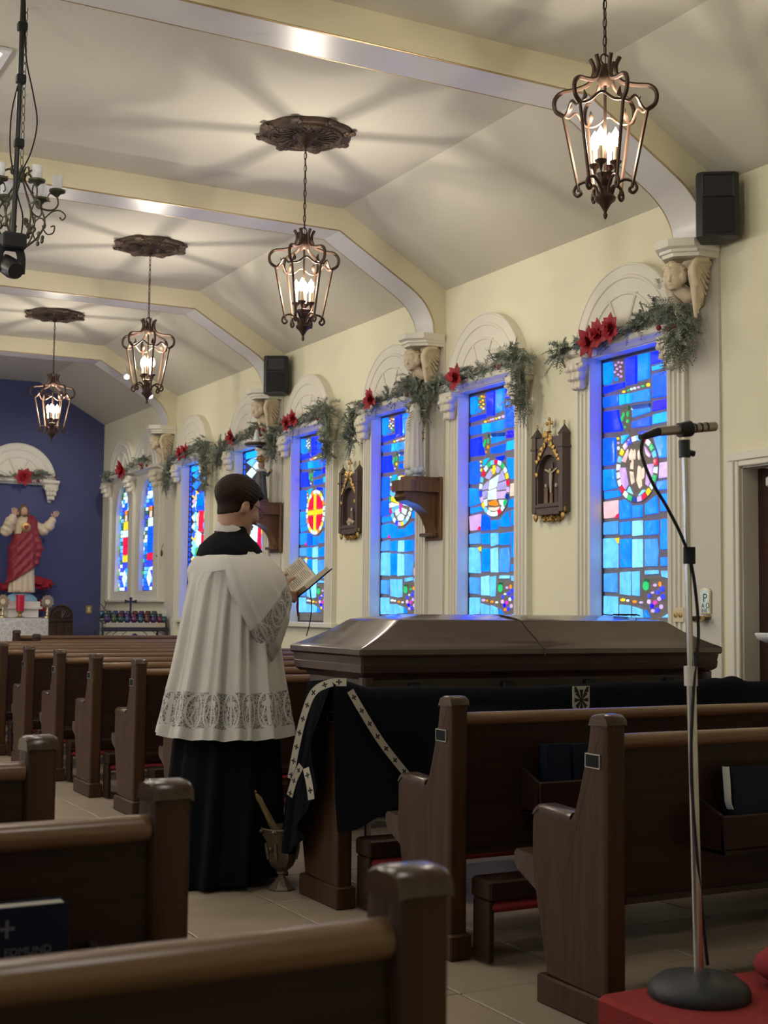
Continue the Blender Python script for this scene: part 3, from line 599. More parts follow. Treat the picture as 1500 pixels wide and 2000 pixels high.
# ================================================================== PEWS
PL = 2.75
def pew_meshes(L, s):
    X = lambda m: m.xf(Matrix.Diagonal((s,1,1,1))) if s < 0 else m
    D = {}
    arm = [(.385,.40),(.384,.545),(.378,.572),(.362,.588),(.345,.595),(.20,.588),(.182,.582),(.172,.590),(.160,.612),(.142,.660),(.118,.735),(.098,.80),(.085,.872),(.074,.888),(.055,.894),(.018,.894),(.004,.885),(0,.868)]
    prof = [(0,.085),(.30,.085),(.325,.16),(.355,.28)]+arm
    cy = sum(p[0] for p in prof)/len(prof); cz = sum(p[1] for p in prof)/len(prof)
    def inset(d):
        out = []; n = len(prof)
        for i in range(n):
            a, b, c = prof[i-1], prof[i], prof[(i+1) % n]; t = (c[0]-a[0], c[1]-a[1]); l = math.hypot(*t) or 1
            out.append((b[0]-t[1]/l*d, b[1]+t[0]/l*d))
        return out
    e = MB().loft([[(x, p[0], p[1]) for p in inset(d)] for x, d in ((0, .024), (0, .012), (.004, .004), (.012, 0), (.016, 0), (.054, 0), (.058, 0), (.066, .004), (.07, .012), (.07, .024))])
    D['end_panel'] = X(e).mesh('end_panel', 35), 'pew_v'
    cap = MB().loft([[(x, p[0], p[1]+dz) for p in ((.375,.572),(.362,.590),(.345,.597),(.20,.590),(.182,.586),(.175,.592))]+[(x, p[0], p[1]-.006) for p in ((.175,.59),(.182,.58),(.2,.585),(.345,.59),(.36,.58),(.372,.57))] for x, dz in ((-.003,-.004),(.006,.003),(.064,.003),(.073,-.004))])
    D['arm_cap'] = X(cap).mesh('arm_cap', 50), 'rail_end'
    top = MB().loft([[(x, y, z+dz) for y, z in ((.088,.866),(.077,.891),(.055,.898),(.018,.898),(.002,.889),(-.003,.868),(.01,.87),(.075,.868))] for x, dz in ((-.002,-.005),(.006,0),(.064,0),(.072,-.005))])
    D['top_cap'] = X(top).mesh('top_cap', 50), 'rail_end'
    D['base_block'] = X(MB().cbox(-.008,.078,-.018,.345,0,.088,.006)).mesh('base_block', 35), 'pew_v'
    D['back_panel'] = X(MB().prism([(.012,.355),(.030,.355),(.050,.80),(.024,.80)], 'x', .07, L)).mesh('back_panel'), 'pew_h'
    rp = [(.038+.030*math.cos(R(a)), .816+.024*math.sin(R(a))) for a in range(0, 360, 24)]
    D['top_rail'] = X(MB().prism(rp, 'x', .07, L)).mesh('top_rail', 60), 'rail'
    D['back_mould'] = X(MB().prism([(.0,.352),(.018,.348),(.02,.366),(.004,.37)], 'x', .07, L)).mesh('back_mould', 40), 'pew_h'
    sp = [(.05,.355),(.37,.318),(.495,.375),(.512,.395),(.512,.425),(.498,.438),(.05,.405)]
    D['seat'] = X(MB().prism(sp, 'x', .022, L)).mesh('seat', 35), 'seatw'
    cu = [(.06,.405),(.48,.438),(.485,.455),(.47,.468),(.08,.440),(.06,.43)]
    D['cushion'] = X(MB().prism(cu, 'x', .085, L)).mesh('cushion', 50), 'red'
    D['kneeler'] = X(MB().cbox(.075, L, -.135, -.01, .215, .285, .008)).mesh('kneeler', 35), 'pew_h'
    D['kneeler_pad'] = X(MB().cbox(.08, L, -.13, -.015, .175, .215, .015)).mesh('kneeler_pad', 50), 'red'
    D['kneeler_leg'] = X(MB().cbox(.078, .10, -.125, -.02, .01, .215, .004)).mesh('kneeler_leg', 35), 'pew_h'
    D['plaque'] = X(MB().cbox(-.004, .001, .033, .098, .742, .778, .0015)).mesh('plaque'), 'plaque'
    return D
M['rail_end'] = wood('worn_pew_cap', (.040, .021, .011), (.078, .044, .024), 1, .28, coat=.45)
M['seatw'] = wood('pew_seat_oak', (.036, .017, .009), (.066, .033, .017), 0, .36)
M['plaque'] = mat('plaque_black', (.006, .007, .007), .55, spec=.12); M['silver'] = mat('silver_edge', (.45, .42, .38), .35, .8)
for k in ('plaque_frame',): pass
def pew(lab, x, y, meshes, zs=1.0, group='pews', skip=()):
    t = thing('pew', lab, 'pew', (x, y, 0), 0, group)
    if zs != 1: t.scale = (1, 1, zs)
    for n, (me, k) in meshes.items():
        if n in skip: continue
        if not me.materials: me.materials.append(M[k])
        if n == 'plaque':
            o = link(n, me, None, END); 
            if 'pf' not in ARC: 
                f = MB()
                for a, b, c, d in ((.030,.033,.739,.781),(.098,.101,.739,.781),(.033,.098,.739,.742),(.033,.098,.778,.781)): f.box(-.0045,.001,a,b,c,d)
                ARC['pf'] = f.mesh('plaque_frame'); ARC['pf'].materials.append(M['silver'])
            link('plaque_frame', ARC['pf'], None, o); continue
        o = link(n, me, None, t)
        if n == 'end_panel': END = o
        if n in ('back_panel',) : BACK = o
    return t
PR = pew_meshes(PL, 1); PS = pew_meshes(1.9, 1); PLm = pew_meshes(2.9, -1); PLm.pop('plaque')
PEWY = [3.16, 4.03, 4.905, 6.655, 7.53, 8.405, 9.28, 10.155, 11.03, 11.905, 12.78, 13.655]
lab = ['oak pew in the right block, nearest to the microphone stand', 'oak pew in the right block just behind the pall-draped one', 'oak pew half hidden under the black pall beside the casket',
       'first oak pew beyond the casket, its end peeking out behind the man', 'second oak pew beyond the casket, nearest of the row left of the man', 'third oak pew beyond the casket, with its plaque facing the aisle',
       'fourth oak pew beyond the casket along the aisle', 'fifth oak pew beyond the casket, leftmost whole pew end in view', 'sixth oak pew beyond the casket, its end at the left edge', 'seventh oak pew beyond the casket, only its back rail showing',
       'eighth oak pew beyond the casket, a thin rail in the distance', 'ninth oak pew beyond the casket, thin rail behind two short pews']
pews = [pew(l, 2.44, y, PR, group='pews of the right block', skip=('kneeler', 'kneeler_pad', 'kneeler_leg') if i == 0 else ()) for i, (l, y) in enumerate(zip(lab, PEWY))]
PS.pop('kneeler_leg'); PS.pop('plaque')
pew('short oak pew before the altar, second from the candle stand', 3.52, 14.30, PS, group='pews of the right block')
pew('short foremost oak pew in front of the votive candle stand', 3.50, 15.12, PS, 1.03, group='pews of the right block')
for l, y in (('blurred oak pew closest to the viewer, across the bottom edge', 1.375), ('oak pew in the left block with a navy hymnal in its rack', 2.245), ('oak pew in the left block, third from the viewer, cut by the left edge', 3.14)):
    pew(l, .835, y, PLm, group='pews of the left block')
# book racks hang on the pew backs
def rack(parent, x0, x1, s=1):
    m = MB(); m.cbox(x0, x1, -.105, -.085, .50, .60, .004); m.cbox(x0, x1, -.105, .012, .485, .50, .003)
    for x in (x0, x1-.014): m.prism([(-.105,.485),(.012,.485),(.016,.64),(-.085,.60)], 'x', x, x+.014)
    return m.build('book_rack', M['pew_h'], parent, 30)
rack(pews[0], .35, 1.0); rack(pews[1], .30, .95)
rk = MB()
LP = [o for o in bpy.data.objects if o.name.startswith('pew') and o.get('group') == 'pews of the left block']
rack([o for o in LP if abs(o.location.y-2.245) < .01][0], -.86, -.16)

# ================================================================== BOOKS IN THE RACKS
def book(name, label, loc, w, h, d, cover, tilt=0, rz=0, group='books in the pew racks', r=.004):
    t = thing(name, label, 'book', loc, rz, group); t.rotation_euler = (tilt, 0, rz)
    MB().cbox(0, w, 0, .004, 0, h, .0015).build('front_cover', cover, t, 30)
    MB().cbox(0, w, d-.004, d, 0, h, .0015).build('back_cover', cover, t, 30)
    MB().box(-.002, .003, .0, d, 0, h).build('spine', cover, t)
    MB().box(.004, w-.004, .004, d-.004, .003, h-.004).build('page_block', M['paper'], t)
    return t
def text(s, size, loc, mt, parent, rot=(R(90), 0, 0), align='CENTER'):
    c = bpy.data.curves.new('lettering', 'FONT'); c.body = s; c.size = size; c.align_x = align; c.extrude = .0003
    o = bpy.data.objects.new('lettering', c); COL.objects.link(o); dg = bpy.context.evaluated_depsgraph_get(); me = bpy.data.meshes.new_from_object(o.evaluated_get(dg)); bpy.data.objects.remove(o)
    me.materials.clear(); o = link('lettering', me, mt, parent, loc); o.rotation_euler = rot; return o
M['silverprint'] = mat('silver_print', (.13, .13, .145), .5); M['goldprint'] = mat('gold_print', (.12, .10, .075), .5)
hy = book('hymnal', 'navy hymnal with silver lettering in the near left pew rack', (.393, 2.172, .502), .21, .225, .05, M['navy'], R(1))
text('SAINT EDMUND', .0175, (.118, -.0008, .150), M['silverprint'], hy); text('CAMPION', .019, (.135, -.0008, .124), M['silverprint'], hy)
text('MISSAL & HYMNAL', .010, (.115, -.0008, .108), M['silverprint'], hy)
cr_ = MB().box(.1085,.1135,-.0006,.0005,.178,.206).box(.099,.123,-.0006,.0005,.190,.195).build('cover_cross', M['silverprint'], hy)
fr_ = MB()
for a, b, c, d in ((.03,.19,.012,.0145),(.03,.19,.0955,.098),(.03,.0325,.0145,.0955),(.1875,.19,.0145,.0955)): fr_.box(a,b,-.0006,.0005,c,d)
for i in range(9):
    for j in range(4):
        if (i+j) % 2 == 0: fr_.ball((.045+i*.0163,-.0002,.025+j*.0185),(.004,.0006,.005),6,4)
fr_.ball((.11,-.0004,.055),(.016,.0008,.018),10,6); fr_.build('cover_ornament', M['goldprint'], hy)
book('hymnal', 'dark hymnal half hidden behind the second pew end', (2.80, 3.955, .502), .10, .225, .045, M['navy'], R(-4))
book('hymnal', 'second dark hymnal tucked behind the pew end by the aisle', (2.915, 3.955, .502), .14, .222, .045, M['navy'], R(-4))
bk = book('missal', 'black missal with white page edges in the nearest right rack', (2.866, 3.086, .502), .16, .233, .05, M['navy'], R(-4))
tgm = MB().loft([[(-.006,.012,.235),(-.006,.04,.235),(-.003,.04,.235),(-.003,.012,.235)],[(-.012,.004,.19),(-.012,.032,.19),(-.009,.032,.19),(-.009,.004,.19)],[(-.02,-.004,.13),(-.02,.022,.13),(-.017,.022,.13),(-.017,-.004,.13)],[(-.008,.0,.11),(-.008,.026,.11),(-.005,.026,.11),(-.005,.0,.11)]]).build('marker_tab', M['paper'], bk, 50)
book('missal', 'black missal beside the white-edged one at the right edge', (3.04, 3.086, .502), .16, .230, .05, M['navy'], R(-4))

# ================================================================== CASKET ON ITS TRUCK
M['casket'] = mat('casket_bronze', (.080, .052, .042), .24, .3, var=.06, vscale=5, coat=.7)
M['caskd'] = mat('casket_dark', (.075, .052, .043), .35, .25, coat=.4)
CK = thing('casket', 'closed dark bronze casket on a truck beside the window wall', 'casket', (2.742, 5.30, 0), R(.0))
CL, CW = 2.085, .745
def cring(ix, iy, z, c=.035):
    x0, x1, y0, y1 = ix, CL-ix, iy, CW-iy
    return [(x0+c,y0,z),(x1-c,y0,z),(x1,y0+c,z),(x1,y1-c,z),(x1-c,y1,z),(x0+c,y1,z),(x0,y1-c,z),(x0,y0+c,z)]
lid = MB().loft([cring(.0,.0,.986,.006), cring(-.006,-.006,.995,.008), cring(-.006,-.006,1.018,.008), cring(.004,.004,1.026,.008), cring(.03,.02,1.036,.01), cring(.09,.05,1.062,.012), cring(.16,.085,1.095,.014), cring(.235,.12,1.142,.016), cring(.25,.13,1.150,.016), cring(.275,.15,1.154,.02), cring(.42,.25,1.172,.03), cring(.5,.32,1.176,.03)])
lo = lid.build('lid', M['casket'], CK, 22)
sp = MB().tube([(.978,-.008,.986),(.978,-.008,1.02),(.975,.02,1.038),(.968,.05,1.065),(.955,.085,1.098),(.935,.12,1.145),(.92,.15,1.157),(.90,.25,1.175),(.90,.5,1.175),(.93,.62,1.145)], .0035, 6).build('lid_seam', M['caskd'], lo, 40)
MB().loft([cring(.012,.012,.952,.008), cring(.006,.006,.985,.008)]).build('gasket', M['caskd'], CK)
MB().loft([cring(.03,.03,.90,.01), cring(.012,.012,.915,.01), cring(.008,.008,.948,.01), cring(.016,.016,.956,.01)]).build('rim_mould', M['casket'], CK, 25)
MB().loft([cring(.075,.075,.62,.03), cring(.06,.06,.66,.03), cring(.06,.06,.88,.03), cring(.04,.04,.905,.03)]).build('shell', M['caskd'], CK, 25)
for i, x in enumerate((.30, .80, 1.28, 1.78)):
    h = MB().cbox(x-.03, x+.03, .028, .07, .80, .868, .006).build('handle_arm', M['black'], CK, 30)
MB().tube([(.16,.022,.80),(1.92,.022,.80)], .014, 10).build('handle_bar', M['black'], CK, 40)
for x, y in ((.03,.03),(CL-.09,.03)): MB().cbox(x, x+.06, y, y+.06, .62, .905, .012).build('corner_post', M['casket'], CK, 30)
for x in (.12, CL-.16):
    for y in (.15, .55): MB().tube([(x,y,.62),(x,y,.05)], .016, 8).build('truck_leg', M['chrome'], CK, 40)
MB().box(.1,CL-.1,.1,.65,.585,.62).build('truck_frame', M['chrome'], CK)
# black cord lying on the lid
random.seed(5); pts = [(4.46+.09*math.cos(t*1.3)*(.6+.4*math.sin(t*.7)), 5.62+.05*math.sin(t*1.3)+.01*t-.05, 1.177+.006*abs(math.sin(t*2))) for t in np.linspace(0, 12, 60)]
MB().tube(pts, .003, 6).build('cord_coil', M['matt'], smooth=40, label='thin black cord coiled on top of the casket lid', cat='cord')
# ================================================================== LANTERNS AND MEDALLIONS
def lantern():
    t = thing('hanging_lantern', 'x', 'lantern', (0,0,0), 0, 'lanterns along the nave')
    Z = lambda z: z
    n = 6; f = MB()
    MB().lathe([(.001,2.948),(.007,2.955),(.011,2.968),(.006,2.98),(.013,2.995),(.016,3.0),(.028,3.02),(.044,3.032),(.05,3.045),(.038,3.06),(.026,3.075),(.02,3.10)], 16).build('finial', M['iron'], t, 40)
    MB().lathe([(.018,3.095),(.03,3.11),(.036,3.14),(.044,3.155),(.03,3.16),(.012,3.165)], 16).build('hub', M['iron'], t, 40)
    MB().tube([(0,0,3.16),(0,0,3.60)], .007, 8).build('centre_rod', M['iron'], t, 40)
    bar, arm, scr, leaf = MB(), MB(), MB(), MB()
    bar.tube([(.118,0,3.085),(.188,0,3.435)], .0085, 6)
    bar_m = bar.mesh('upright', 40); bar_m.materials.append(M['iron'])
    arm.tube(bez([(.186,0,3.435),(.222,0,3.462),(.228,0,3.51),(.198,0,3.545),(.13,0,3.556),(.075,0,3.575),(.052,0,3.615),(.05,0,3.655),(.066,0,3.69)], 6), [.0085]*49, 6) if False else arm.tube(bez([(.186,0,3.435),(.222,0,3.462),(.228,0,3.51),(.198,0,3.545),(.13,0,3.556),(.075,0,3.575),(.052,0,3.615),(.05,0,3.655),(.066,0,3.69)], 6), .0105, 6)
    arm_m = arm.mesh('scroll_arm', 40); arm_m.materials.append(M['iron'])
    scr.tube(bez([(.03,0,3.06),(.045,0,3.10),(.085,0,3.125),(.125,0,3.112),(.14,0,3.082),(.125,0,3.062),(.108,0,3.072),(.112,0,3.088)], 6), .0075, 6)
    scr_m = scr.mesh('bottom_scroll', 40); scr_m.materials.append(M['iron'])
    leaf.tube(bez([(.186,0,3.44),(.165,0,3.452),(.15,0,3.475),(.158,0,3.502)], 5), [.006,.007,.008,.009,.011,.012,.013,.014,.014,.013,.012,.010,.008,.006,.004,.002], 6, flat=(1,.5))
    leaf_m = leaf.mesh('leaf_curl', 40); leaf_m.materials.append(M['iron'])
    wav = MB(); wpts = []
    a0, a1 = Vector((.188,0,3.435)), Vector((.188*math.cos(R(60)), .188*math.sin(R(60)), 3.435))
    for u in np.linspace(0, 1, 17): wpts.append(tuple(a0.lerp(a1, u)+Vector((0,0,.040*math.sin(math.pi*u)**2-.012*math.sin(2*math.pi*u)**2))))
    wav.tube(wpts, .0065, 6); wav_m = wav.mesh('wavy_rail', 40); wav_m.materials.append(M['iron'])
    for i in range(n):
        for me in (bar_m, arm_m, scr_m, leaf_m, wav_m):
            o = link(me.name.split('.')[0], me, None, t); o.rotation_euler = (0,0,R(60*i+17))
    MB().lathe([(.02,3.56),(.034,3.575),(.04,3.60),(.034,3.62),(.022,3.635),(.018,3.66)], 14).build('crown_collar', M['iron'], t, 40)
    MB().tube([(.024*math.cos(a),0,3.685+.024*math.sin(a)) for a in np.linspace(0, 2*math.pi, 16, endpoint=False)], .004, 6, True).build('hanging_ring', M['iron'], t, 40)
    ch = MB(); z = 3.705; k = 0
    while z < 4.29:
        lk = [(.009*math.cos(a), 0, .026*math.sin(a)) for a in np.linspace(0, 2*math.pi, 12, endpoint=False)]
        M_ = Matrix.Translation((0,0,z+.022)) @ Matrix.Rotation(R(90*(k % 2)+20), 4, 'Z'); q = MB().tube(lk, .0028, 5, True); ch.join(q, M_); z += .0425; k += 1
    ch.build('chain', M['iron'], t, 40)
    MB().tube(bez([(.004,0,4.29),(.008,.004,4.1),(-.006,-.003,3.95),(.006,.004,3.8),(.003,0,3.66)], 6), .0025, 5).build('wire', M['black'], t, 40)
    for i in range(4):
        a = R(90*i+30); x, y = .05*math.cos(a), .05*math.sin(a)
        c = MB().lathe([(.006,3.165),(.01,3.185),(.026,3.198),(.028,3.206),(.012,3.21)], 12, (x,y,0)).build('candle_cup', M['iron'], t, 40)
        MB().tube(bez([(.012*math.cos(a),.012*math.sin(a),3.13),(.04*math.cos(a),.04*math.sin(a),3.145),(x,y,3.17)], 5), .0045, 6).build('cup_arm', M['iron'], c, 40)
        MB().lathe([(.011,3.208),(.011,3.272)], 12, (x,y,0)).build('candle_sleeve', M['ivory'], c, 40)
        MB().lathe([(.009,3.272),(.017,3.288),(.0205,3.308),(.0165,3.334),(.006,3.352),(.001,3.362)], 12, (x,y,0)).build('bulb', M['bulb'], c, 40)
    return t
LANT = [4.755, 7.97, 11.18, 14.39]
LLAB = ['lit bronze lantern nearest the viewer, hanging at the upper right', 'lit bronze lantern in the middle, under the largest medallion', 'lit bronze lantern third from the viewer, between two medallions', 'lit bronze lantern farthest away, in front of the blue wall']
lt = lantern(); lts = [lt]+[copy_tree(lt) for _ in range(3)]
for o, y, l, rz in zip(lts, LANT, LLAB, (0, 24, 9, 33)):
    o.location = (3.668, y, 0); o.rotation_euler = (0,0,R(rz)); o['label'] = l
    point_light('lantern_light', (0, 0, 3.325), LIGHT_LANTERN, (1, .91, .76), .022, o)
def rosette():
    t = thing('ceiling_medallion', 'x', 'medallion', (0,0,0), 0, 'bronze ceiling medallions')
    n = 96; prof = [(.0,-.052),(.05,-.055),(.06,-.04),(.075,-.045),(.085,-.030),(.16,-.026),(.225,-.028),(.232,-.040),(.246,-.040),(.252,-.024),(.27,-.022)]
    rings = [[((.001+r)*math.cos(2*math.pi*k/n), (.001+r)*math.sin(2*math.pi*k/n), z+(.004*math.sin(12*2*math.pi*k/n)*math.sin(r*120) if .08 < r < .23 else 0)) for k in range(n)] for r, z in prof]
    outer = [[(rr(k)*math.cos(2*math.pi*k/n), rr(k)*math.sin(2*math.pi*k/n), z) for k in range(n)] for rr, z in ((lambda k: .288+.016*abs(math.cos(4*2*math.pi*k/n)), -.028), (lambda k: .298+.016*abs(math.cos(4*2*math.pi*k/n)), -.016), (lambda k: .296+.016*abs(math.cos(4*2*math.pi*k/n)), .0))]
    MB().loft(rings+outer).build('rosette', M['bronze'], t, 50)
    for i in range(8):
        a = R(45*i+8); m = MB()
        for d, r_, s_ in ((-.09,.29,.022),(0,.312,.03),(.09,.29,.022),(-.05,.27,.016),(.05,.27,.016)): m.ball((r_*math.cos(a+d), r_*math.sin(a+d), -.024), (s_, s_, .014), 8, 5)
        for d in (-.055,.055): m.ball((.325*math.cos(a+d), .325*math.sin(a+d), -.022), (.014,.014,.010), 6, 4)
        m.build('acanthus_leaf', M['bronze'], t, 50)
    m = MB()
    for i in range(60): a = 2*math.pi*i/60; m.ball((.239*math.cos(a), .239*math.sin(a), -.041), .006, 6, 4)
    for i in range(24):
        a = 2*math.pi*i/24
        m.tube(bez([(.09*math.cos(a),.09*math.sin(a),-.031),(.14*math.cos(a+.10),.14*math.sin(a+.10),-.034),(.19*math.cos(a-.05),.19*math.sin(a-.05),-.034),(.215*math.cos(a+.08),.215*math.sin(a+.08),-.031)], 4), .005, 5)
    m.build('relief_ornament', M['bronze'], t, 50)
    MB().lathe([(.02,-.09),(.035,-.075),(.05,-.055),(.055,-.04)], 20).build('canopy_cup', M['iron'], t, 40)
    return t
rs = rosette(); rss = [rs]+[copy_tree(rs) for _ in range(3)]
for o, y, l in zip(rss, LANT, ('carved bronze ceiling medallion above the nearest lantern', 'largest carved bronze ceiling medallion, above the middle lantern', 'carved bronze ceiling medallion above the third lantern', 'smallest carved bronze medallion, above the farthest lantern')):
    o.location = (3.668, y, CZ); o['label'] = l

# ================================================================== CHERUB CORBELS UNDER THE BEAMS
def cherub_mesh():
    s = SDF((-.37,-.21,-.44), (.02,.21,.02), .0052)
    s.u(s.cap((-.05,0,-.02), (-.02,0,-.30), .085, .03))
    # head with curls, looking out into the nave and a little down
    hc = Vector((-.215,.015,-.135)); HR_ = Matrix.Rotation(R(26), 4, 'Z') @ Matrix.Rotation(R(-14), 4, 'Y')
    q = lambda x, y, z: tuple(hc + HR_ @ Vector((-x, y, z)))            # x forward out of the wall
    s.u(s.ell(q(0,0,0), (.078,.068,.085), HR_)); s.u(s.ell(q(.028,0,-.045), (.048,.052,.045), HR_), .025); s.u(s.ell(q(.062,0,-.072), (.018,.02,.015), HR_), .012)
    s.u(s.ell(q(.055,0,.022), (.026,.048,.03), HR_), .015)
    for k in (-1, 1):
        s.u(s.ell(q(.052,k*.032,-.032), (.024,.024,.024), HR_), .014); s.cut(s.ell(q(.083,k*.026,.000), (.014,.015,.009), HR_), .008); s.u(s.ell(q(.066,k*.026,-.002), (.010,.011,.009), HR_), .003); s.u(s.ell(q(-.005,k*.068,-.015), (.016,.010,.022), HR_), .005)
    s.u(s.cap(q(.078,0,.006), q(.094,0,-.024), .007, .011), .008); s.u(s.ell(q(.076,0,-.046), (.010,.017,.005), HR_), .004); s.u(s.ell(q(.074,0,-.054), (.010,.014,.005), HR_), .004)
    rnd = random.Random(8)
    for i in range(38):
        a, b = rnd.uniform(-2.3, 2.3), rnd.uniform(.72, 1.5); 
        if abs(a) > 1.15: b = rnd.uniform(-.45, 1.4)
        d = (.080*math.cos(a)*math.cos(b), .072*math.sin(a)*math.cos(b), .088*math.sin(b)); s.u(s.ell(q(*d), (.021,.021,.018)), .009)
        s.cut(s.ell(q(d[0]*1.2, d[1]*1.2, d[2]*1.2), (.008,.008,.006)), .005)
    s.u(s.cap(q(-.01,0,-.07), (-.12,.0,-.26), .042, .05), .02)
    # two feathered wings swept back flat against the bracket
    for sy in (-1, 1):
        le = bez([(-.165,-.215), (-.185,-.12), (-.15,-.05), (-.07,-.03)], 4)
        for r_, (ln, th, nf) in enumerate(((.10, .012, 11), (.155, .009, 12), (.205, .007, 12))):
            for k in range(nf):
                u = k/(nf-1); x, z = le[int(u*(len(le)-1))]
                ang = R(-78+66*u)                                        # from straight down to backwards
                dx, dz = math.cos(ang), math.sin(ang); lx = ln*(1.0 if u < .5 else 1.0-.45*(u-.5)*2)
                y0 = sy*(.125-.012*r_+.0*u); y1 = sy*(.105-.012*r_)
                s.u(s.cap((x, y0, z), (min(-.006, x+dx*lx), y1, z+dz*lx), .017, .011)*1.0, .004)
        s.u(s.path([(le[i][0], sy*.128, le[i][1]) for i in range(len(le))], [.022]*len(le)), .008)
        for k in range(5):                                               # the long lower plumes
            u = k/4; s.u(s.path([(-.165+.03*u, sy*.115, -.20), (-.14+.045*u, sy*.10, -.28), (-.115+.05*u, sy*.07, -.39+.02*k)], [.020,.022,.010]), .004)
    s.cut(s.box((.15,0,0), (.148,.5,.5)))
    return s.mesh('cherub')
CHM = cherub_mesh(); CHM.materials.append(M['plaster'])
CL_ = ['carved cherub corbel under the nearest beam, beside the black loudspeaker', 'carved cherub corbel above the white statue on its wooden bracket', 'carved cherub corbel below the farther loudspeaker', 'carved cherub corbel farthest away, next to the arched lancet windows']
for y, l in zip(BEAMS[1:], CL_):
    t = thing('cherub_corbel', l, 'corbel', (XW-.018, y+.15, 3.37), 0, 'cherub corbels under the beams')
    sh = MB(); pr = lambda i: [(0, -.165+i*.3), (-.20+i, -.165+i*.3), (-.315+i, -.06+i*.2), (-.315+i, .06-i*.2), (-.20+i, .165-i*.3), (0, .165-i*.3)]
    sh.loft([[(x, yy, z) for x, yy in pr(i)] for i, z in ((.05,-.03),(.045,-.01),(.03,-.006),(.028,.012),(.012,.016),(.0,.024),(.0,.07))]); sh.build('shelf', M['trim'], t, 25)
    link('cherub', CHM, None, t, (0, 0, -.012)).scale = (.94, .94, .90)

# ================================================================== LOUDSPEAKERS
def speaker(label, loc, rz, pitch=0):
    t = thing('loudspeaker', label, 'loudspeaker', loc, 0, 'wall loudspeakers'); t.rotation_euler = (pitch, 0, rz); t.scale = (.82,)*3
    pl = [(-.15,-.0),(-.115,-.028),(.115,-.028),(.15,0),(.15,.05),(.09,.23),(-.09,.23),(-.15,.05)]
    MB().loft([[(x*.97,y*.97,0) for x, y in pl],[(x,y,.01) for x, y in pl],[(x,y,.455) for x, y in pl],[(x*.96,y*.96,.468) for x, y in pl]]).build('cabinet', M['black'], t, 25)
    MB().cbox(-.112,.112,-.034,-.026,.02,.27,.004).build('grille', M['matt'], t, 30)
    h = MB(); o = [(-.108,.285),(.108,.285),(.108,.445),(-.108,.445)]; i = [(-.02,.35),(.02,.35),(.02,.39),(-.02,.39)]
    h.loft([[(x,-.0285,z) for x, z in [(-.114,.279),(.114,.279),(.114,.451),(-.114,.451)]], [(x,-.036,z) for x, z in o], [(x,.045,z) for x, z in i]], caps=False); h.add([(x,.045,z) for x, z in i], [(0,1,2,3)]); h.build('horn', M['black'], t)
    for x, z in ((-.1,.03),(.1,.03),(-.1,.26),(.1,.26)): MB().ball((x,-.035,z), .005, 6, 4).build('screw', M['matt'], t, 40)
    MB().box(-.015,.015,.15,.30,.2,.25).build('mount_arm', M['matt'], t)
    return t
speaker('black loudspeaker beside the nearest corbel at the upper right', (5.40, 5.93, 3.40), R(-34), 0)
speaker('black loudspeaker standing over the third corbel, farther away', (5.42, 12.42, 3.36), R(-30), 0)

# ================================================================== TRACK SPOTLIGHTS ON THE FAR BEAM
for l, p in (('white cylinder spotlight on the far sloping beam, upper of two', (4.92, 15.80, 4.00)), ('white cylinder spotlight on the far sloping beam, lower of two', (5.22, 15.80, 3.79))):
    t = thing('spotlight', l, 'spotlight', p, 0, 'track spotlights'); d = Matrix.Rotation(R(115), 4, 'X') @ Matrix.Rotation(R(-12), 4, 'Y')
    MB().lathe([(.038,-.08),(.042,-.06),(.042,.05),(.03,.062)], 16).xf(d).build('housing', M['white'], t, 40)
    MB().lathe([(.001,.048),(.032,.05),(.032,.064),(.001,.064)], 14).xf(d).build('lens', mat('spot_lens', (1,.93,.8), .4, emit=1.6), t, 40)
    MB().tube([(0,.0,.0),(0,.03,.07),(.0,.07,.10)], .009, 8).build('yoke', M['white'], t, 40)

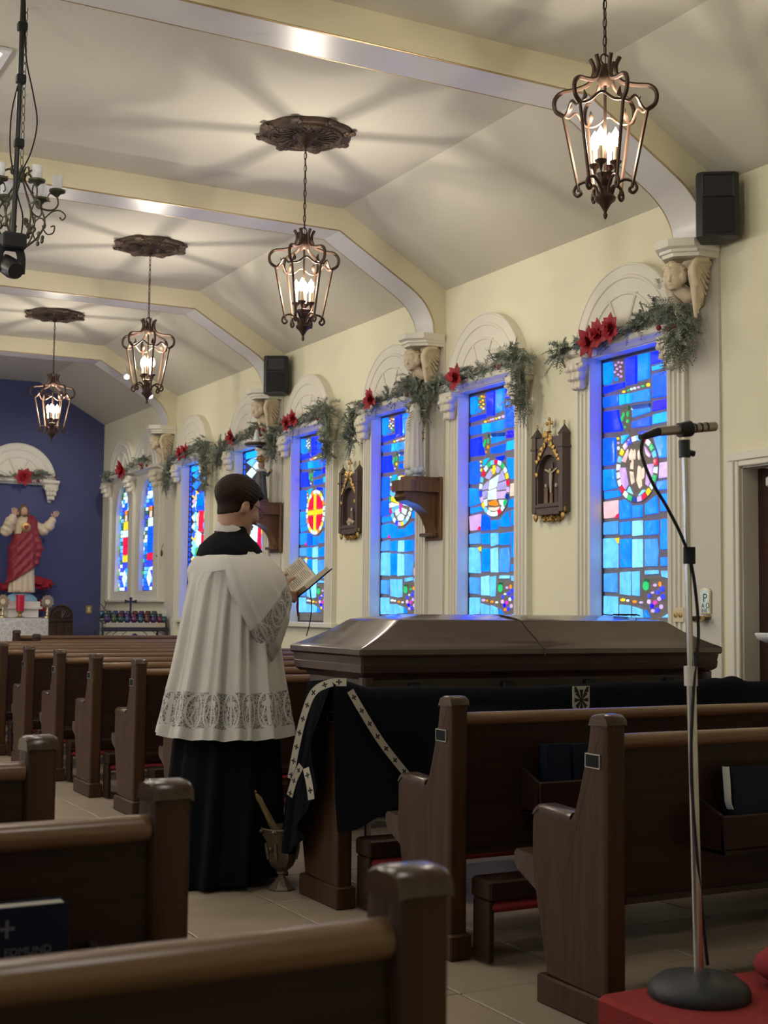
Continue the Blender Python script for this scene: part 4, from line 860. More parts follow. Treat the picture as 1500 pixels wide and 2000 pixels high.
# ================================================================== STATIONS OF THE CROSS
M['stat'] = wood('station_walnut', (.075, .052, .045), (.13, .092, .08), 2, .5); M['niche'] = mat('niche_dark', (.075, .048, .046), .7)
M['relief'] = mat('relief_brown', (.18, .11, .07), .6, var=.4, vscale=60); M['skin'] = mat('skin', (.42, .25, .17), .5, var=.06, vscale=30); M['reliefw'] = mat('relief_pale', (.48, .38, .28), .6, var=.25, vscale=50)
def station(label, y, figs):
    t = thing('station_of_the_cross', label, 'wall plaque', (XW, y, 1.83), 0, 'stations of the cross on the window wall'); t.scale = (.58, 1.06, 1.0)
    # local: -x into the room, y along the wall (positive is farther), z up
    niche = arc(0, .35, .125, 0, 180, 14)
    outer = [(.155,.09),(.155,.60),(-.155,.60),(-.155,.09)]
    hole = [(.115,.13),(.115,.35)]+[(x*.92, z) for x, z in niche]+[(-.115,.35),(-.115,.13)]
    op = []
    for x, z in hole:
        op.append((.155 if x > .05 else (-.155 if x < -.05 else x*3.1), .10 if z < .2 else (z if z < .36 else .60)))
    MB().loft([[(-.105, a, b) for a, b in hole], [(-.105, a, b) for a, b in op], [(0, a, b) for a, b in op]], caps=False).build('case_front', M['stat'], t, 30)
    MB().loft([[(-.105, a, b) for a, b in hole], [(-.03, a*.96, b) for a, b in hole]], caps=False).build('niche_side', M['stat'], t, 40)
    MB().box(-.032, 0, -.15, .15, .10, .60).build('niche_back', M['niche'], t)
    for s in (-1, 1):
        p = MB().cbox(-.125, 0, s*.155-.022, s*.155+.022, .06, .615, .004).build('buttress', M['stat'], t, 30)
        MB().loft([[(x, s*.155+yy, z) for x, yy in ((-.132,-.028),(0,-.028),(0,.028),(-.132,.028))] for z in (.61,)]+[[(-.06+x*.1, s*.155+yy*.1, .675) for x, yy in ((-.08,-.028),(.06,-.028),(.06,.028),(-.08,.028))]]).build('gablet', M['stat'], p)
        MB().ball((-.065, s*.155, .69), (.012,.012,.018), 8, 5).build('gilt_finial', M['gold'], p, 40)
        MB().cbox(-.135, 0, s*.155-.032, s*.155+.032, .515, .53, .003).build('collar', M['stat'], p, 30)
        MB().lathe([(.004,-.045),(.018,-.03),(.024,-.008),(.016,.01),(.028,.022),(.028,.05)], 10, (-.085, s*.155, .045)).build('pendant', M['gold'], p, 40)
        MB().ball((-.118, s*.128, .338), (.018,.02,.022), 8, 5).build('impost', M['gold'], p, 40)
    g = MB().prism([(-.135,.40),(-.125,.40),(0,.56),(.125,.40),(.135,.40),(.012,.60),(-.012,.60)], 'x', -.120, -.10).build('gable', M['stat'], t)
    rnd = random.Random(int(y*10))
    for s in (-1, 1):
        for k in range(6):
            a = k/5; m = MB()
            for _ in range(3): m.ball((-.118+rnd.uniform(-.008,.008), s*(.125-.105*a)+rnd.uniform(-.01,.01), .425+.15*a+rnd.uniform(-.01,.01)), (.013,.016,.016), 7, 4)
            m.build('crocket', M['gold'], g, 40)
    m = MB()
    for k in range(9): m.ball((-.11+rnd.uniform(-.015,.01), rnd.uniform(-.055,.055), .60+rnd.uniform(-.02,.03)), (.02,.022,.02), 7, 4)
    m.build('gilt_capital', M['gold'], t, 40)
    fx = MB().tube([(-.085,0,.62),(-.085,0,.72)], [.012,.009], 8).ball((-.085,0,.638), (.024,.024,.01), 8, 4); c0 = (-.085, 0, .70)
    for dy, dz in ((0,.03),(.027,0),(-.027,0)): fx.ball((c0[0], dy, c0[2]+dz), .0145, 8, 5); 
    fx.tube([(-.085,-.03,.70),(-.085,.03,.70)], .008, 6); fx.build('cross_finial', M['gold'], t, 40)
    MB().cbox(-.13, 0, -.14, .14, .098, .118, .004).build('ledge', M['stat'], t, 30); MB().cbox(-.118, 0, -.13, .13, .045, .098, .004).build('plinth', M['stat'], t, 30)
    m = MB()
    for k in range(14): m.ball((-.06+rnd.uniform(-.02,.02), -.085+.17*k/13, .022+.016*math.sin(k*2.1)), (.03,.018,.016), 7, 4)
    m.build('scroll_apron', M['gold'], t, 40)
    for k, (fy, fz, h, mt, wd) in enumerate(figs):
        s = MB().lathe([(wd,0),(wd*.9,h*.3),(wd*.8,h*.6),(wd*1.0,h*.74),(wd*.3,h*.82)], 10, (-.06, fy, fz), .8).build('relief_figure', M[mt], t, 50)
        MB().ball((-.068, fy, fz+h*.9), (wd*.5, wd*.5, wd*.62), 8, 6).build('figure_head', M['reliefw'], s, 50)
    return t
s1 = station('carved walnut station of the cross with a crucifixion, between the two nearest windows', 7.845, [(.055,.118,.155,'relief',.024), (-.065,.118,.15,'niche',.028), (-.005,.12,.10,'relief',.02)])
cf = MB().box(-.05,-.04,-.012,.012,.12,.42).box(-.05,-.04,-.085,.085,.36,.378).build('small_cross', M['stat'], s1)
MB().tube([(-.06,0,.20),(-.06,.004,.27),(-.06,0,.34)], [.010,.014,.018], 8).tube([(-.06,.07,.375),(-.06,0,.345),(-.06,-.07,.375)], .007, 6).ball((-.066,.004,.365), .014, 8, 5).build('corpus', M['reliefw'], cf, 50)
s2 = station('carved walnut station of the cross with a pieta, between the third and fourth windows', 10.985, [(-.02,.118,.17,'relief',.032), (.03,.12,.07,'reliefw',.03)])
MB().tube([(-.07,.06,.16),(-.075,0,.175),(-.07,-.07,.15)], [.014,.018,.014], 8).build('reclining_figure', M['reliefw'], s2, 50)
# ================================================================== WALL BRACKETS WITH STATUES
def bracket(label, y):
    t = thing('wall_bracket', label, 'bracket', (XW-.018, y, 1.76), 0, 'wooden statue brackets')
    MB().cbox(-.025, 0, -.135, .135, 0, .515, .006).build('back_board', M['bracket'], t, 30)
    pl = [(-.02,-.13),(-.30,-.13),(-.375,-.05),(-.375,.05),(-.30,.13),(-.02,.13)]
    MB().prism(pl, 'z', .385, .475).build('shelf', M['bracket'], t)
    MB().prism([(x*.80, y_*.80) for x, y_ in pl], 'z', .475, .51).build('shelf_step', M['bracket'], t)
    c = bez([(-.02,.045),(-.045,.11),(-.10,.21),(-.19,.275),(-.27,.300),(-.315,.315)], 6)
    MB().prism([(-.02,.385)]+[(x, z) for x, z in c]+[(-.335,.345),(-.32,.385)], 'y', -.085, .085).build('console', M['bracket'], t, 40)
    MB().cbox(-.09, -.02, -.10, .10, .03, .06, .006).build('foot_block', M['bracket'], t, 30)
    MB().tube([(-.30,-.09,.345),(-.30,.09,.345)], .022, 12).build('roll', M['bracket'], t, 40)
    return t
BY = [9.505, 12.70]
bracket('oak wall bracket carrying the white statue, between two blue windows', BY[0])
bracket('oak wall bracket carrying the dark statue, behind the book', BY[1])
M['robew'] = mat('statue_white', (.70, .66, .55), .45, var=.05, vscale=20); M['robec'] = mat('statue_cream', (.66, .56, .38), .5, var=.08, vscale=20); M['cloudb'] = mat('cloud_pale', (.60, .64, .62), .6, var=.1, vscale=20)
M['robed'] = mat('statue_dark_robe', (.055, .06, .06), .5, var=.5, vscale=50, bump=.3, bscale=90)
t = thing('madonna_statue', 'white veiled madonna statue on the wooden wall bracket', 'statue', (XW-.018-.19, BY[0], 2.27), R(90))
# local -y faces the nave
def folds(prof, n, amp, k, sx=1, sy=1, ph=0): return [[((r+amp*min(1, r/.06)*math.sin(k*a+ph+z*6))*sx*math.cos(a), (r+amp*min(1, r/.06)*math.sin(k*a+ph+z*6))*sy*math.sin(a), z) for a in [2*math.pi*i/n for i in range(n)]] for r, z in prof]
MB().loft(folds([(.075,.075),(.072,.15),(.066,.25),(.062,.35),(.060,.42),(.05,.46)], 40, .004, 9, 1, .75)).build('gown', M['robec'], t, 60)
cl_ = MB()
for i in range(14): a = i*2.4; cl_.ball((.062*math.cos(a), .05*math.sin(a), .045+.018*math.sin(i*1.7)), (.034,.034,.03), 8, 6)
cl_.build('cloud_base', M['cloudb'], t, 60); MB().lathe([(.06,.0),(.055,.012),(.05,.03)], 16).build('plinth', M['cloudb'], t, 40)
s = SDF((-.11,-.11,.06), (.11,.11,.62), .007)
s.u(s.cap((0,.012,.10),(0,.01,.44),.082,.064)); s.u(s.cap((0,.006,.44),(0,.0,.545),.06,.044), .03); s.u(s.ell((0,-.002,.562),(.040,.044,.045)), .01)
w_ = .004*np.sin(np.arctan2(s.P[...,1], s.P[...,0])*12); s.d = s.d+np.where(s.P[...,2] < .45, w_, 0)
s.cut(s.ell((0,-.085,.28),(.045,.075,.27)), .01); s.cut(s.ell((0,-.052,.545),(.026,.03,.036)), .004)
link('veil', s.mesh('veil'), M['robew'], t)
MB().ball((0,-.020,.545), (.024,.024,.031), 12, 8).build('face', mat('statue_flesh', (.58,.42,.30), .5), t, 60)
MB().tube([(-.03,-.05,.38),(-.012,-.068,.42),(0,-.074,.455)], [.012,.010,.006], 8).tube([(.03,-.05,.38),(.012,-.068,.42),(0,-.074,.455)], [.012,.010,.006], 8).build('praying_hands', M['robew'], t, 60)
MB().tube(bez([(0,-.075,.44),(-.02,-.068,.36),(-.012,-.066,.30),(.004,-.068,.34)], 6), .004, 6).build('rosary', M['gold'], t, 40)
t = thing('infant_statue', 'dark robed crowned infant statue on the wooden wall bracket', 'statue', (XW-.018-.19, BY[1], 2.27), R(90))
MB().cbox(-.08,.08,-.06,.06,0,.04,.006).build('plinth', M['bracket'], t, 30)
MB().loft(folds([(.088,.04),(.080,.12),(.07,.22),(.06,.29),(.045,.33)], 40, .005, 8, 1, .75)).build('robe', M['robed'], t, 60)
MB().tube([(-.05,-.01,.30),(-.07,-.05,.28),(-.06,-.075,.31)], [.022,.02,.014], 8).tube([(.05,-.01,.30),(.075,-.05,.31),(.07,-.07,.36)], [.022,.02,.014], 8).build('sleeve', M['robed'], t, 60)
MB().lathe([(.045,.315),(.06,.325),(.062,.335),(.04,.345)], 20).build('lace_collar', M['robew'], t, 60)
MB().ball((0,-.004,.385), (.034,.036,.042), 12, 8).build('head', M['skin'], t, 60)
cr = MB().lathe([(.034,.415),(.040,.425),(.036,.435),(.046,.455),(.03,.475),(.008,.485)], 14)
for i in range(8): cr.ball((.043*math.cos(i*.785), .043*math.sin(i*.785), .452), .009, 6, 4)
cr.ball((0,0,.492), .010, 6, 4); cr.build('crown', M['gold'], t, 40)
MB().ball((-.06,-.085,.325), .020, 8, 6).build('orb', M['gold'], t, 40)
t = thing('candle_shelf', 'small dark wall shelf with a white candle base above the infant statue', 'wall shelf', (XW-.018, 12.80, 2.86))
MB().lathe([(.001,0),(.11,.0),(.12,.012),(.12,.03),(.10,.036),(.001,.036)], 24, (-.20,0,0)).build('tray', M['iron'], t, 40)
MB().lathe([(.05,.036),(.05,.06),(.03,.07),(.024,.13),(.012,.17)], 20, (-.20,0,0)).build('candle', M['white'], t, 40)
MB().tube(bez([(0,0,-.05),(-.06,0,-.04),(-.14,0,-.015),(-.2,0,.0)], 5), .010, 8).build('shelf_arm', M['iron'], t, 40)
t = thing('shell_lamp', 'small chrome shell lamp on the wall beside the dark statue', 'wall lamp', (XW-.018, 12.52, 2.70))
sh_ = []
for j in range(7):
    a = R(-70+140*j/6); sh_.append([(-.09-.05*math.cos(R(20)), .0, .05)]*0 or [(-.05-.09*u, .07*u*math.sin(a), .06-.07*u*math.cos(a)*.9) for u in np.linspace(.1, 1, 6)])
mm = MB(); mm.loft([[(x+.004*(-1)**j*0, y, z) for x, y, z in r] for j, r in enumerate(sh_)], closed=False); mm.loft([[(x+.006, y, z+.004) for x, y, z in r] for r in sh_], closed=False); mm.build('shell_shade', M['chrome'], t, 30)
MB().tube([(0,0,.06),(-.05,0,.06),(-.07,0,.05)], .008, 8).build('lamp_arm', M['iron'], t, 40)

# ================================================================== CHRISTMAS GARLANDS
M['pine'] = mat('frosted_pine', (.24, .265, .205), .8, var=.3, vscale=30); M['petal'] = mat('poinsettia_red', (.36, .010, .022), .6, var=.25, vscale=25)
M['berry'] = mat('berry', (.30, .02, .03), .35)
def foliage(seed, path, dens, spread=.085, ln=.13):
    rnd = random.Random(seed); dens = int(dens*1.5); m = MB(); P = bez(path, 12)
    for k in range(dens):
        i = rnd.randrange(len(P)-1); c = Vector(P[i]); tg = (Vector(P[i+1])-c).normalized()
        d = Vector((rnd.gauss(-.25,.55), rnd.gauss(0,.6), rnd.gauss(.05,.6)))+tg*rnd.choice((-1,1))*.9
        if tg.z < -.5: d.z -= .7
        d.normalize(); l = ln*rnd.uniform(.5,1.1); c += Vector((-abs(rnd.gauss(0,spread*.35)), rnd.gauss(0,spread*.3), rnd.gauss(0,spread*.3)))
        sd = d.cross(Vector((rnd.gauss(0,1), rnd.gauss(0,1), rnd.gauss(0,1)))).normalized(); n2 = d.cross(sd)
        for q in range(15):
            u = q/15; b = c+d*l*u+Vector((0,0,-.03*u*u)); s_ = 1 if q % 2 else -1
            e = b+(d*.55+sd*s_*.75+n2*rnd.uniform(-.3,.3)).normalized()*(.042*(1-.5*u))
            wv = (n2*.5+d*.5)*.0085
            if e.x > -.012: e.x = -.012
            if b.x > -.012: b.x = -.012
            m.add([b-wv, b+wv, e], [(0,1,2)])
    return m
def petal_mesh(name, L, W):
    pr = [(0,.15),(.25,.75),(.5,1),(.75,.7),(1,.02)]; m = MB()
    m.loft([[(-W*w*.5, u*L, .25*L*math.sin(u*2.6)*.5-.10*W), (0, u*L, .25*L*math.sin(u*2.6)*.5+.0), (W*w*.5, u*L, .25*L*math.sin(u*2.6)*.5-.10*W)] for u, w in pr], closed=False)
    me = m.mesh(name, 60); me.materials.append(M['petal']); return me
PT1, PT2 = petal_mesh('petal', .115, .078), petal_mesh('petal', .085, .060)
def poinsettia(parent, loc, rnd, sc=1.0):
    e = MB()
    for k in range(5): e.ball((-.012+rnd.uniform(-.004,.004), rnd.uniform(-.012,.012), rnd.uniform(-.012,.012)), .006, 6, 4)
    c = e.build('poinsettia', M['gold'], parent, 40, loc); c.scale = (sc,)*3
    for me, n, el in ((PT1, 7, 18), (PT2, 6, 50)):
        for i in range(n):
            o = link('petal', me, None, c); a = 2*math.pi*i/n+rnd.uniform(-.2,.2)
            o.matrix_basis = Matrix.Rotation(R(90), 4, 'Y') @ Matrix.Scale(-1, 4, (0,0,1)) @ Matrix.Rotation(a, 4, 'Z') @ Matrix.Rotation(R(el+rnd.uniform(-14,14)), 4, 'X')
    return c
def garland(label, y, seed, left=0.0, right=.30, fl=((.17,.03),), hw=.60, dens=150, x0=-.10, face='x', flsc=1.0):
    t = thing('garland', label, 'garland', (XW, y, 2.99), 0, 'poinsettia garlands'); rnd = random.Random(seed)
    p = [(x0,hw+.06,-.02-left),(x0-.02,hw+.02,.0-left*.4),(x0,hw-.08,.02),(x0,.2,.02),(x0,-.15,.045),(x0,-hw+.22,.085),(x0-.01,-hw+.05,.075)]
    if right: p += [(x0-.03,-hw-.03,.0),(x0-.03,-hw-.05,-right*.6),(x0-.02,-hw-.03,-right)]
    foliage(seed, p, dens).build('foliage', M['pine'], t, kind='stuff')
    if right: foliage(seed+50, p[-5:], dens//2, .12, .16).build('foliage', M['pine'], t, kind='stuff')
    if left: foliage(seed+90, [p[0], (x0-.02,hw+.07,-left-.08), (x0-.02,hw+.05,-left-.18)], dens//4, .08, .13).build('foliage', M['pine'], t, kind='stuff')
    MB().tube(bez(p, 5), .005, 5).build('garland_stem', mat('stem_brown', (.10,.11,.07), .8) if 'stem_brown' not in bpy.data.materials else bpy.data.materials['stem_brown'], t, 40)
    for fy, fz in fl: poinsettia(t, (x0-.07, fy, fz), rnd, flsc)
    for k in range(4): MB().ball((x0-.06+rnd.uniform(-.02,.02), -hw+.12+rnd.uniform(-.15,.15), .03+rnd.uniform(-.08,.05)), .018, 8, 6).build('berry', M['berry'], t, 50)
    return t
garland('frosted garland with a long red poinsettia cluster over the nearest window', WIN[0], 1, 0, .16, ((.24,.005),(.12,.035),(.0,.05)), dens=150)
garland('frosted garland with one poinsettia over the second window from the right', WIN[1], 2, .0, .32, ((.22,.015),), dens=150)
garland('frosted garland over the third window, partly behind the white statue', WIN[2], 3, .14, .24, ((.16,.03),), dens=150)
garland('frosted garland over the window with the red cross medallion', WIN[3], 4, .03, .38, ((.20,.03),(.06,.06)), dens=150, flsc=.9)
garland('frosted garland over the lattice window behind the dark statue', WIN[4], 5, .05, .0, ((.17,.05),), dens=120)
garland('frosted garland with drooping ends over the farthest rectangular window', WIN[5], 6, .16, .40, ((.08,.03),(-.06,.05)), dens=150, flsc=.9)
garland('sparse garland with one big poinsettia over the double lancet windows', 17.345, 7, 0, 0, ((.05,.02),), hw=.85, dens=90, x0=-.13, flsc=1.35)

# ================================================================== THE SACRED HEART ALTAR AT THE BLUE WALL
T = thing('trim_7', None, None, (4.362, YB, 0), R(90), kind='structure')     # blind arch on the blue wall; local -x faces the nave
hood(T, .575, 2.90); arch_panel(T, .53, 2.93, 'blue')
for s in (-1, 1): link('capital', CAPM, None, T, (-.002, s*.46, 2.89))
g = garland('garland with a big poinsettia on the white arch of the blue wall', 0, 8, 0, 0, ((-.06,.02),), hw=.50, dens=90, flsc=1.2); g.location = (4.362, YB, 2.96); g.rotation_euler = (0,0,R(90))
g2 = g
AX, AY = 4.36, 18.45
t = thing('altar_table', 'side altar with white lace cloth before the blue wall', 'altar', (AX, AY, 0))
MB().box(-.95,.30,-.25,.45,0,.99).build('table_body', M['trim'], t); MB().cbox(-1.0,.335,-.28,.47,.99,1.03,.008).build('table_top', M['trim'], t, 30)
m, N, L, B = node_mat('altar_lace'); tc = N.new('ShaderNodeTexCoord'); vo = N.new('ShaderNodeTexVoronoi'); vo.inputs['Scale'].default_value = 14; vo.feature = 'DISTANCE_TO_EDGE'; L.new(tc.outputs['Object'], vo.inputs['Vector'])
cr = N.new('ShaderNodeValToRGB'); cr.color_ramp.elements[0].color = (.78,.77,.74,1); cr.color_ramp.elements[1].position = .12; cr.color_ramp.elements[1].color = (.60,.58,.54,1); L.new(vo.outputs[0], cr.inputs[0]); L.new(cr.outputs[0], B.inputs['Base Color']); B.inputs['Roughness'].default_value = .9
M['altlace'] = m
sc_ = [(x, .70-.02*abs(math.sin(x*26))) for x in np.linspace(-1.0, .34, 50)]
MB().prism(sc_+[(.34,1.036),(-1.0,1.036)], 'y', -.29, -.284).build('lace_cloth', M['altlace'], t); MB().box(-1.0,.34,-.29,.46,1.03,1.037).build('cloth_top', M['white'], t)
MB().box(.335,.341,-.29,.46,.74,1.036).build('cloth_side', M['altlace'], t)
MB().cbox(-.9,.30,.27,.45,1.037,1.12,.006).build('gradine', M['trim'], t, 30)
t = thing('statue_pedestal', 'white moulded pedestal under the red-robed statue', 'pedestal', (AX, AY+.05, 1.037))
MB().box(-.20,.20,-.16,.16,0,.11).build('pedestal_body', M['trim'], t); MB().cbox(-.25,.25,-.2,.2,.11,.15,.008).build('pedestal_cap', M['trim'], t, 30); MB().box(-.22,.22,-.17,.17,.15,.215).build('pedestal_step', M['trim'], t)
# statue: local -y faces the nave
M['mantle'] = mat('mantle_crimson', (.26, .022, .030), .5, var=.12, vscale=12); M['tunic'] = mat('tunic_cream', (.66, .55, .38), .55, var=.06, vscale=16); M['hairb'] = mat('statue_hair', (.16, .085, .045), .6, var=.2, vscale=60); M['globe'] = mat('globe_blue', (.26, .46, .56), .5)
t = thing('sacred_heart_statue', 'red-robed statue with raised hands on a pale blue globe base', 'statue', (AX, AY+.05, 1.252))
MB().lathe([(.001,.13),(.06,.126),(.12,.108),(.17,.080),(.205,.045),(.225,.0)], 28, (0,0,.001), 1, .76).build('globe_base', M['globe'], t, 60)
H0 = .115
def sdf_statue():
    s = SDF((-.26,-.2,0), (.26,.2,1.2), .0105)
    s.u(s.cap((.0,0,.02),(0,0,.55),.17,.145)); s.u(s.cap((0,0,.55),(0,0,.90),.145,.125), .06); s.u(s.ell((0,0,.94),(.185,.10,.085)), .05); s.u(s.cap((0,0,.96),(0,0,1.05),.05,.04), .03)
    th = np.arctan2(s.P[...,1], s.P[...,0]); z = s.P[...,2]
    s.d = np.maximum(s.d*1.0, np.abs(s.P[...,1])-.125); s.d = s.d+.010*np.sin(th*11+z*2)*np.clip((.7-z)/.5, 0, 1)
    return s
s = sdf_statue()
for sx, el, ha in ((-1, (-.235,-.06,.86), (-.165,-.13,1.06)), (1, (.27,-.06,.88), (.40,-.12,1.04))): pass
link('tunic', s.mesh('tunic'), M['tunic'], t, (0,0,H0))
s = SDF((-.30,-.24,.05), (.34,.22,1.05), .0105)
s.u(s.cap((0,0,.10),(0,0,.60),.205,.185)); s.u(s.cap((.03,0,.6),(.04,0,.93),.185,.16), .05); s.d = np.maximum(s.d, np.abs(s.P[...,1])-.160)
z, x, y = s.P[...,2], s.P[...,0], s.P[...,1]
s.d = s.d+.008*np.sin((z-x*1.1)*46)*np.clip(.3+.7*(x < .08), 0, 1)+.004*np.sin(x*70+z*8)
low = .255+x*.68                                                    # hem runs diagonally
up = .80+.29*np.clip((x+.06)/.14, 0, 1); s.cut((z-low)*.7, .008); s.cut((up-z)*.5, .01)
s.u(s.cap((.11,-.06,.95),(.17,-.07,.45),.065,.05), .02); s.u(s.path([(.15,-.10,.80),(.20,-.11,.62),(.17,-.10,.40)],[.04,.055,.03])+.008*np.sin(z*60), .015)
link('mantle', s.mesh('mantle'), M['mantle'], t, (0,0,H0))
for nm, pts, rd in (('sleeve', [(-.15,0,.92),(-.235,-.05,.84),(-.20,-.11,.96),(-.17,-.12,1.02)], [.07,.075,.065,.05]), ('sleeve', [(.15,0,.93),(.26,-.05,.86),(.33,-.09,.92),(.37,-.11,1.0)], [.065,.07,.065,.05])):
    s = SDF((min(p[0] for p in pts)-.1, -.22, .72), (max(p[0] for p in pts)+.1, .1, 1.12), .009); d = None
    for i in range(3): e = s.cap(pts[i], pts[i+1], rd[i], rd[i+1]); d = e if d is None else smin(d, e, .03)
    s.u(d+.004*np.sin(s.P[...,2]*80+s.P[...,0]*50)); link(nm, s.mesh(nm), M['tunic'], t, (0,0,H0))
def little_hand(c, up, side, name):
    m = MB(); c = Vector(c); up = Vector(up).normalized(); sd = Vector(side).normalized(); 
    m.tube([c-up*.03, c+up*.03], [.022,.034], 8, flat=(1,.5))
    for k, (o, l) in enumerate(((-.027,.05),(-.009,.062),(.009,.058),(.025,.045))): m.tube([c+up*.02+sd*o, c+up*(.035+l*.6)+sd*o*1.2, c+up*(.035+l)+sd*o*1.3], [.010,.009,.006], 6)
    m.tube([c+sd*.028-up*.0, c+sd*.05+up*.018, c+sd*.056+up*.04], [.011,.010,.006], 6); return m.build(name, M['skin2'], t, 60)
M['skin2'] = mat('statue_skin', (.58, .36, .24), .5)
little_hand((-.155,-.135,1.055+H0), (.0,-.1,1), (1,0,0), 'hand'); little_hand((.395,-.125,1.04+H0), (.35,-.1,1), (-1,0,.3), 'hand')
s = SDF((-.1,-.12,.95), (.1,.1,1.26), .006); s.u(s.ell((0,-.01,1.115),(.052,.06,.076))); s.u(s.ell((0,-.035,1.075),(.036,.035,.036)), .02); s.u(s.cap((0,-.066,1.12),(0,-.078,1.093),.006,.010), .008); s.u(s.cap((0,0,1.0),(0,0,1.06),.034,.03), .02)
for k in (-1, 1): s.cut(s.ell((k*.019,-.070,1.122),(.010,.010,.006)), .006)
link('head', s.mesh('head'), M['skin2'], t, (0,0,H0))
s = SDF((-.13,-.12,.92), (.13,.12,1.28), .006); s.u(s.ell((0,.008,1.135),(.064,.068,.076)))
for k in (-1, 1): s.u(s.path([(k*.052,-.01,1.14),(k*.066,-.005,1.07),(k*.072,-.012,1.0),(k*.06,-.03,.965)],[.02,.026,.028,.02])+.004*np.sin(s.P[...,2]*130), .015)
s.cut(s.ell((0,-.062,1.10),(.042,.05,.062)), .008); s.u(s.ell((0,-.058,1.052),(.026,.018,.026)), .008)
link('hair', s.mesh('hair'), M['hairb'], t, (0,0,H0))
hb = MB(); hb.loft([[(r*math.cos(a)*(1+.28*(k % 2)), -.165-dz, .885+H0+r*math.sin(a)*(1+.28*(k % 2))) for k, a in enumerate([2*math.pi*i/28 for i in range(28)])] for r, dz in ((.055,.0),(.055,.012),(.03,.02))]); hb = hb.build('heart_rays', M['gold'], t, 30)
MB().ball((-.012,-.187,.893+H0),(.018,.012,.018),8,6).ball((.012,-.187,.893+H0),(.018,.012,.018),8,6).ball((0,-.187,.876+H0),(.017,.012,.022),8,6).build('heart', M['mantle'], hb, 60)
for k in (-1, 1): MB().ball((k*.07-.02,-.15,.02+H0), (.035,.06,.022), 10, 6).build('foot', M['skin2'], t, 60)
# flowers, votive, reliquaries, chair, switch plate
M['leafg'] = mat('plant_leaf', (.03, .075, .03), .6, var=.3, vscale=30)
PF = []
def potted(label, loc, seed, n=26):
    t = thing('potted_poinsettia', label, 'potted plant', loc, 0, 'potted poinsettias by the statue'); rnd = random.Random(seed)
    MB().lathe([(.06,0),(.075,.13),(.085,.16),(.08,.165),(.06,.15)], 16).build('foil_pot', M['petal'], t, 40)
    m = MB()
    for i in range(70):
        a, r_ = rnd.uniform(0, 6.28), rnd.uniform(.03,.18); z = .18+rnd.uniform(0,.2); d = Vector((math.cos(a), math.sin(a), rnd.uniform(-.4,.4)))*.06; sd = d.cross(Vector((0,0,1))).normalized()*.022; c = Vector((r_*math.cos(a), r_*math.sin(a), z)); m.add([c, c+d*.5+sd, c+d, c+d*.5-sd], [(0,1,2,3)])
    m.build('leaves', M['leafg'], t)
    for i in range(7):
        a = rnd.uniform(0, 6.28); r_ = .17*math.sqrt(rnd.random()); c = MB().ball((0,0,0), .01, 6, 4).build('flower', M['gold'], t, 40, (r_*math.cos(a), r_*math.sin(a)-.04, .36+rnd.uniform(-.06,.06)))
        for k in range(8):
            o = link('petal', PT1, None, c); o.matrix_basis = Matrix.Rotation(R(35),4,'X') @ Matrix.Rotation(6.28*k/8, 4, 'Z') @ Matrix.Rotation(R(rnd.uniform(0,25)), 4, 'X')
    return t
potted('poinsettia in red foil right of the red-robed statue', (4.70, 18.72, 1.12), 4); potted('poinsettia mostly cut by the left edge beside the statue', (4.00, 18.72, 1.12), 9)
t = thing('votive_candle', 'tall red glass votive candle on a gold foot before the statue', 'candle', (4.285, 18.22, 1.037))
MB().lathe([(.06,0),(.062,.008),(.025,.02),(.018,.045),(.05,.075),(.052,.085),(.02,.09)], 18).build('foot', M['gold'], t, 40)
MB().lathe([(.045,.085),(.052,.09),(.058,.30),(.056,.302),(.050,.10)], 20).build('red_glass', mat('ruby_glass', (.30,.010,.03), .15, emit=.35), t, 40)
for l, x in (('gold sunburst reliquary at the foot of the statue, right side', 4.655), ('gold sunburst reliquary at the left edge before the statue', 4.06)):
    t = thing('reliquary', l, 'reliquary', (x, 18.24, 1.037), 0, 'gold reliquaries on the altar')
    MB().lathe([(.06,0),(.058,.012),(.02,.03),(.014,.07),(.022,.08),(.012,.10),(.01,.14)], 16).build('stand', M['brass'], t, 40)
    MB().prism([(.075*(1+.22*(k % 2))*math.cos(k*.2618), .21+.085*(1+.22*(k % 2))*math.sin(k*.2618)) for k in range(24)], 'y', -.008, .008).build('sunburst', M['brass'], t)
    MB().lathe([(.001,-.014),(.034,-.012),(.038,.0)], 18).xf(Matrix.Translation((0,0,.21)) @ Matrix.Rotation(R(90),4,'X') @ Matrix.Scale(-1,4,(0,0,1))).build('glass_centre', M['ivory'], t, 40)
t = thing('carved_chair', 'dark carved wooden chair with arched back by the blue wall', 'chair', (4.715, 17.75, 0))
pr = [(-.15,.45),(.15,.45),(.16,1.02)]+[(.16*math.cos(R(a)), 1.06+.15*math.sin(R(a))) for a in range(0, 181, 12)]+[(-.16,1.02)]
MB().prism(pr, 'y', .0, .04).build('backrest', M['dkwood'], t)
for x in (-.10, 0, .10): MB().cbox(x-.036, x+.036, -.012, .004, .5, .98, .005).build('carved_panel', M['dkwood'], t, 30)
mm = MB()
for a in range(0, 181, 12): mm.ball((.150*math.cos(R(a)), -.006, 1.06+.14*math.sin(R(a))), (.018,.014,.018), 6, 4)
for k in range(8): mm.tube([(0,-.008,1.03),(.11*math.cos(R(15+k*21)),-.008,1.04+.10*math.sin(R(15+k*21)))], .008, 5)
mm.build('carved_crest', M['dkwood'], t, 40); MB().cbox(-.155,.155,-.016,.0,.985,1.03,.005).build('crest_rail', M['dkwood'], t, 30)
MB().cbox(-.20,.20,-.40,.04,.42,.47,.008).build('seat', M['dkwood'], t, 30)
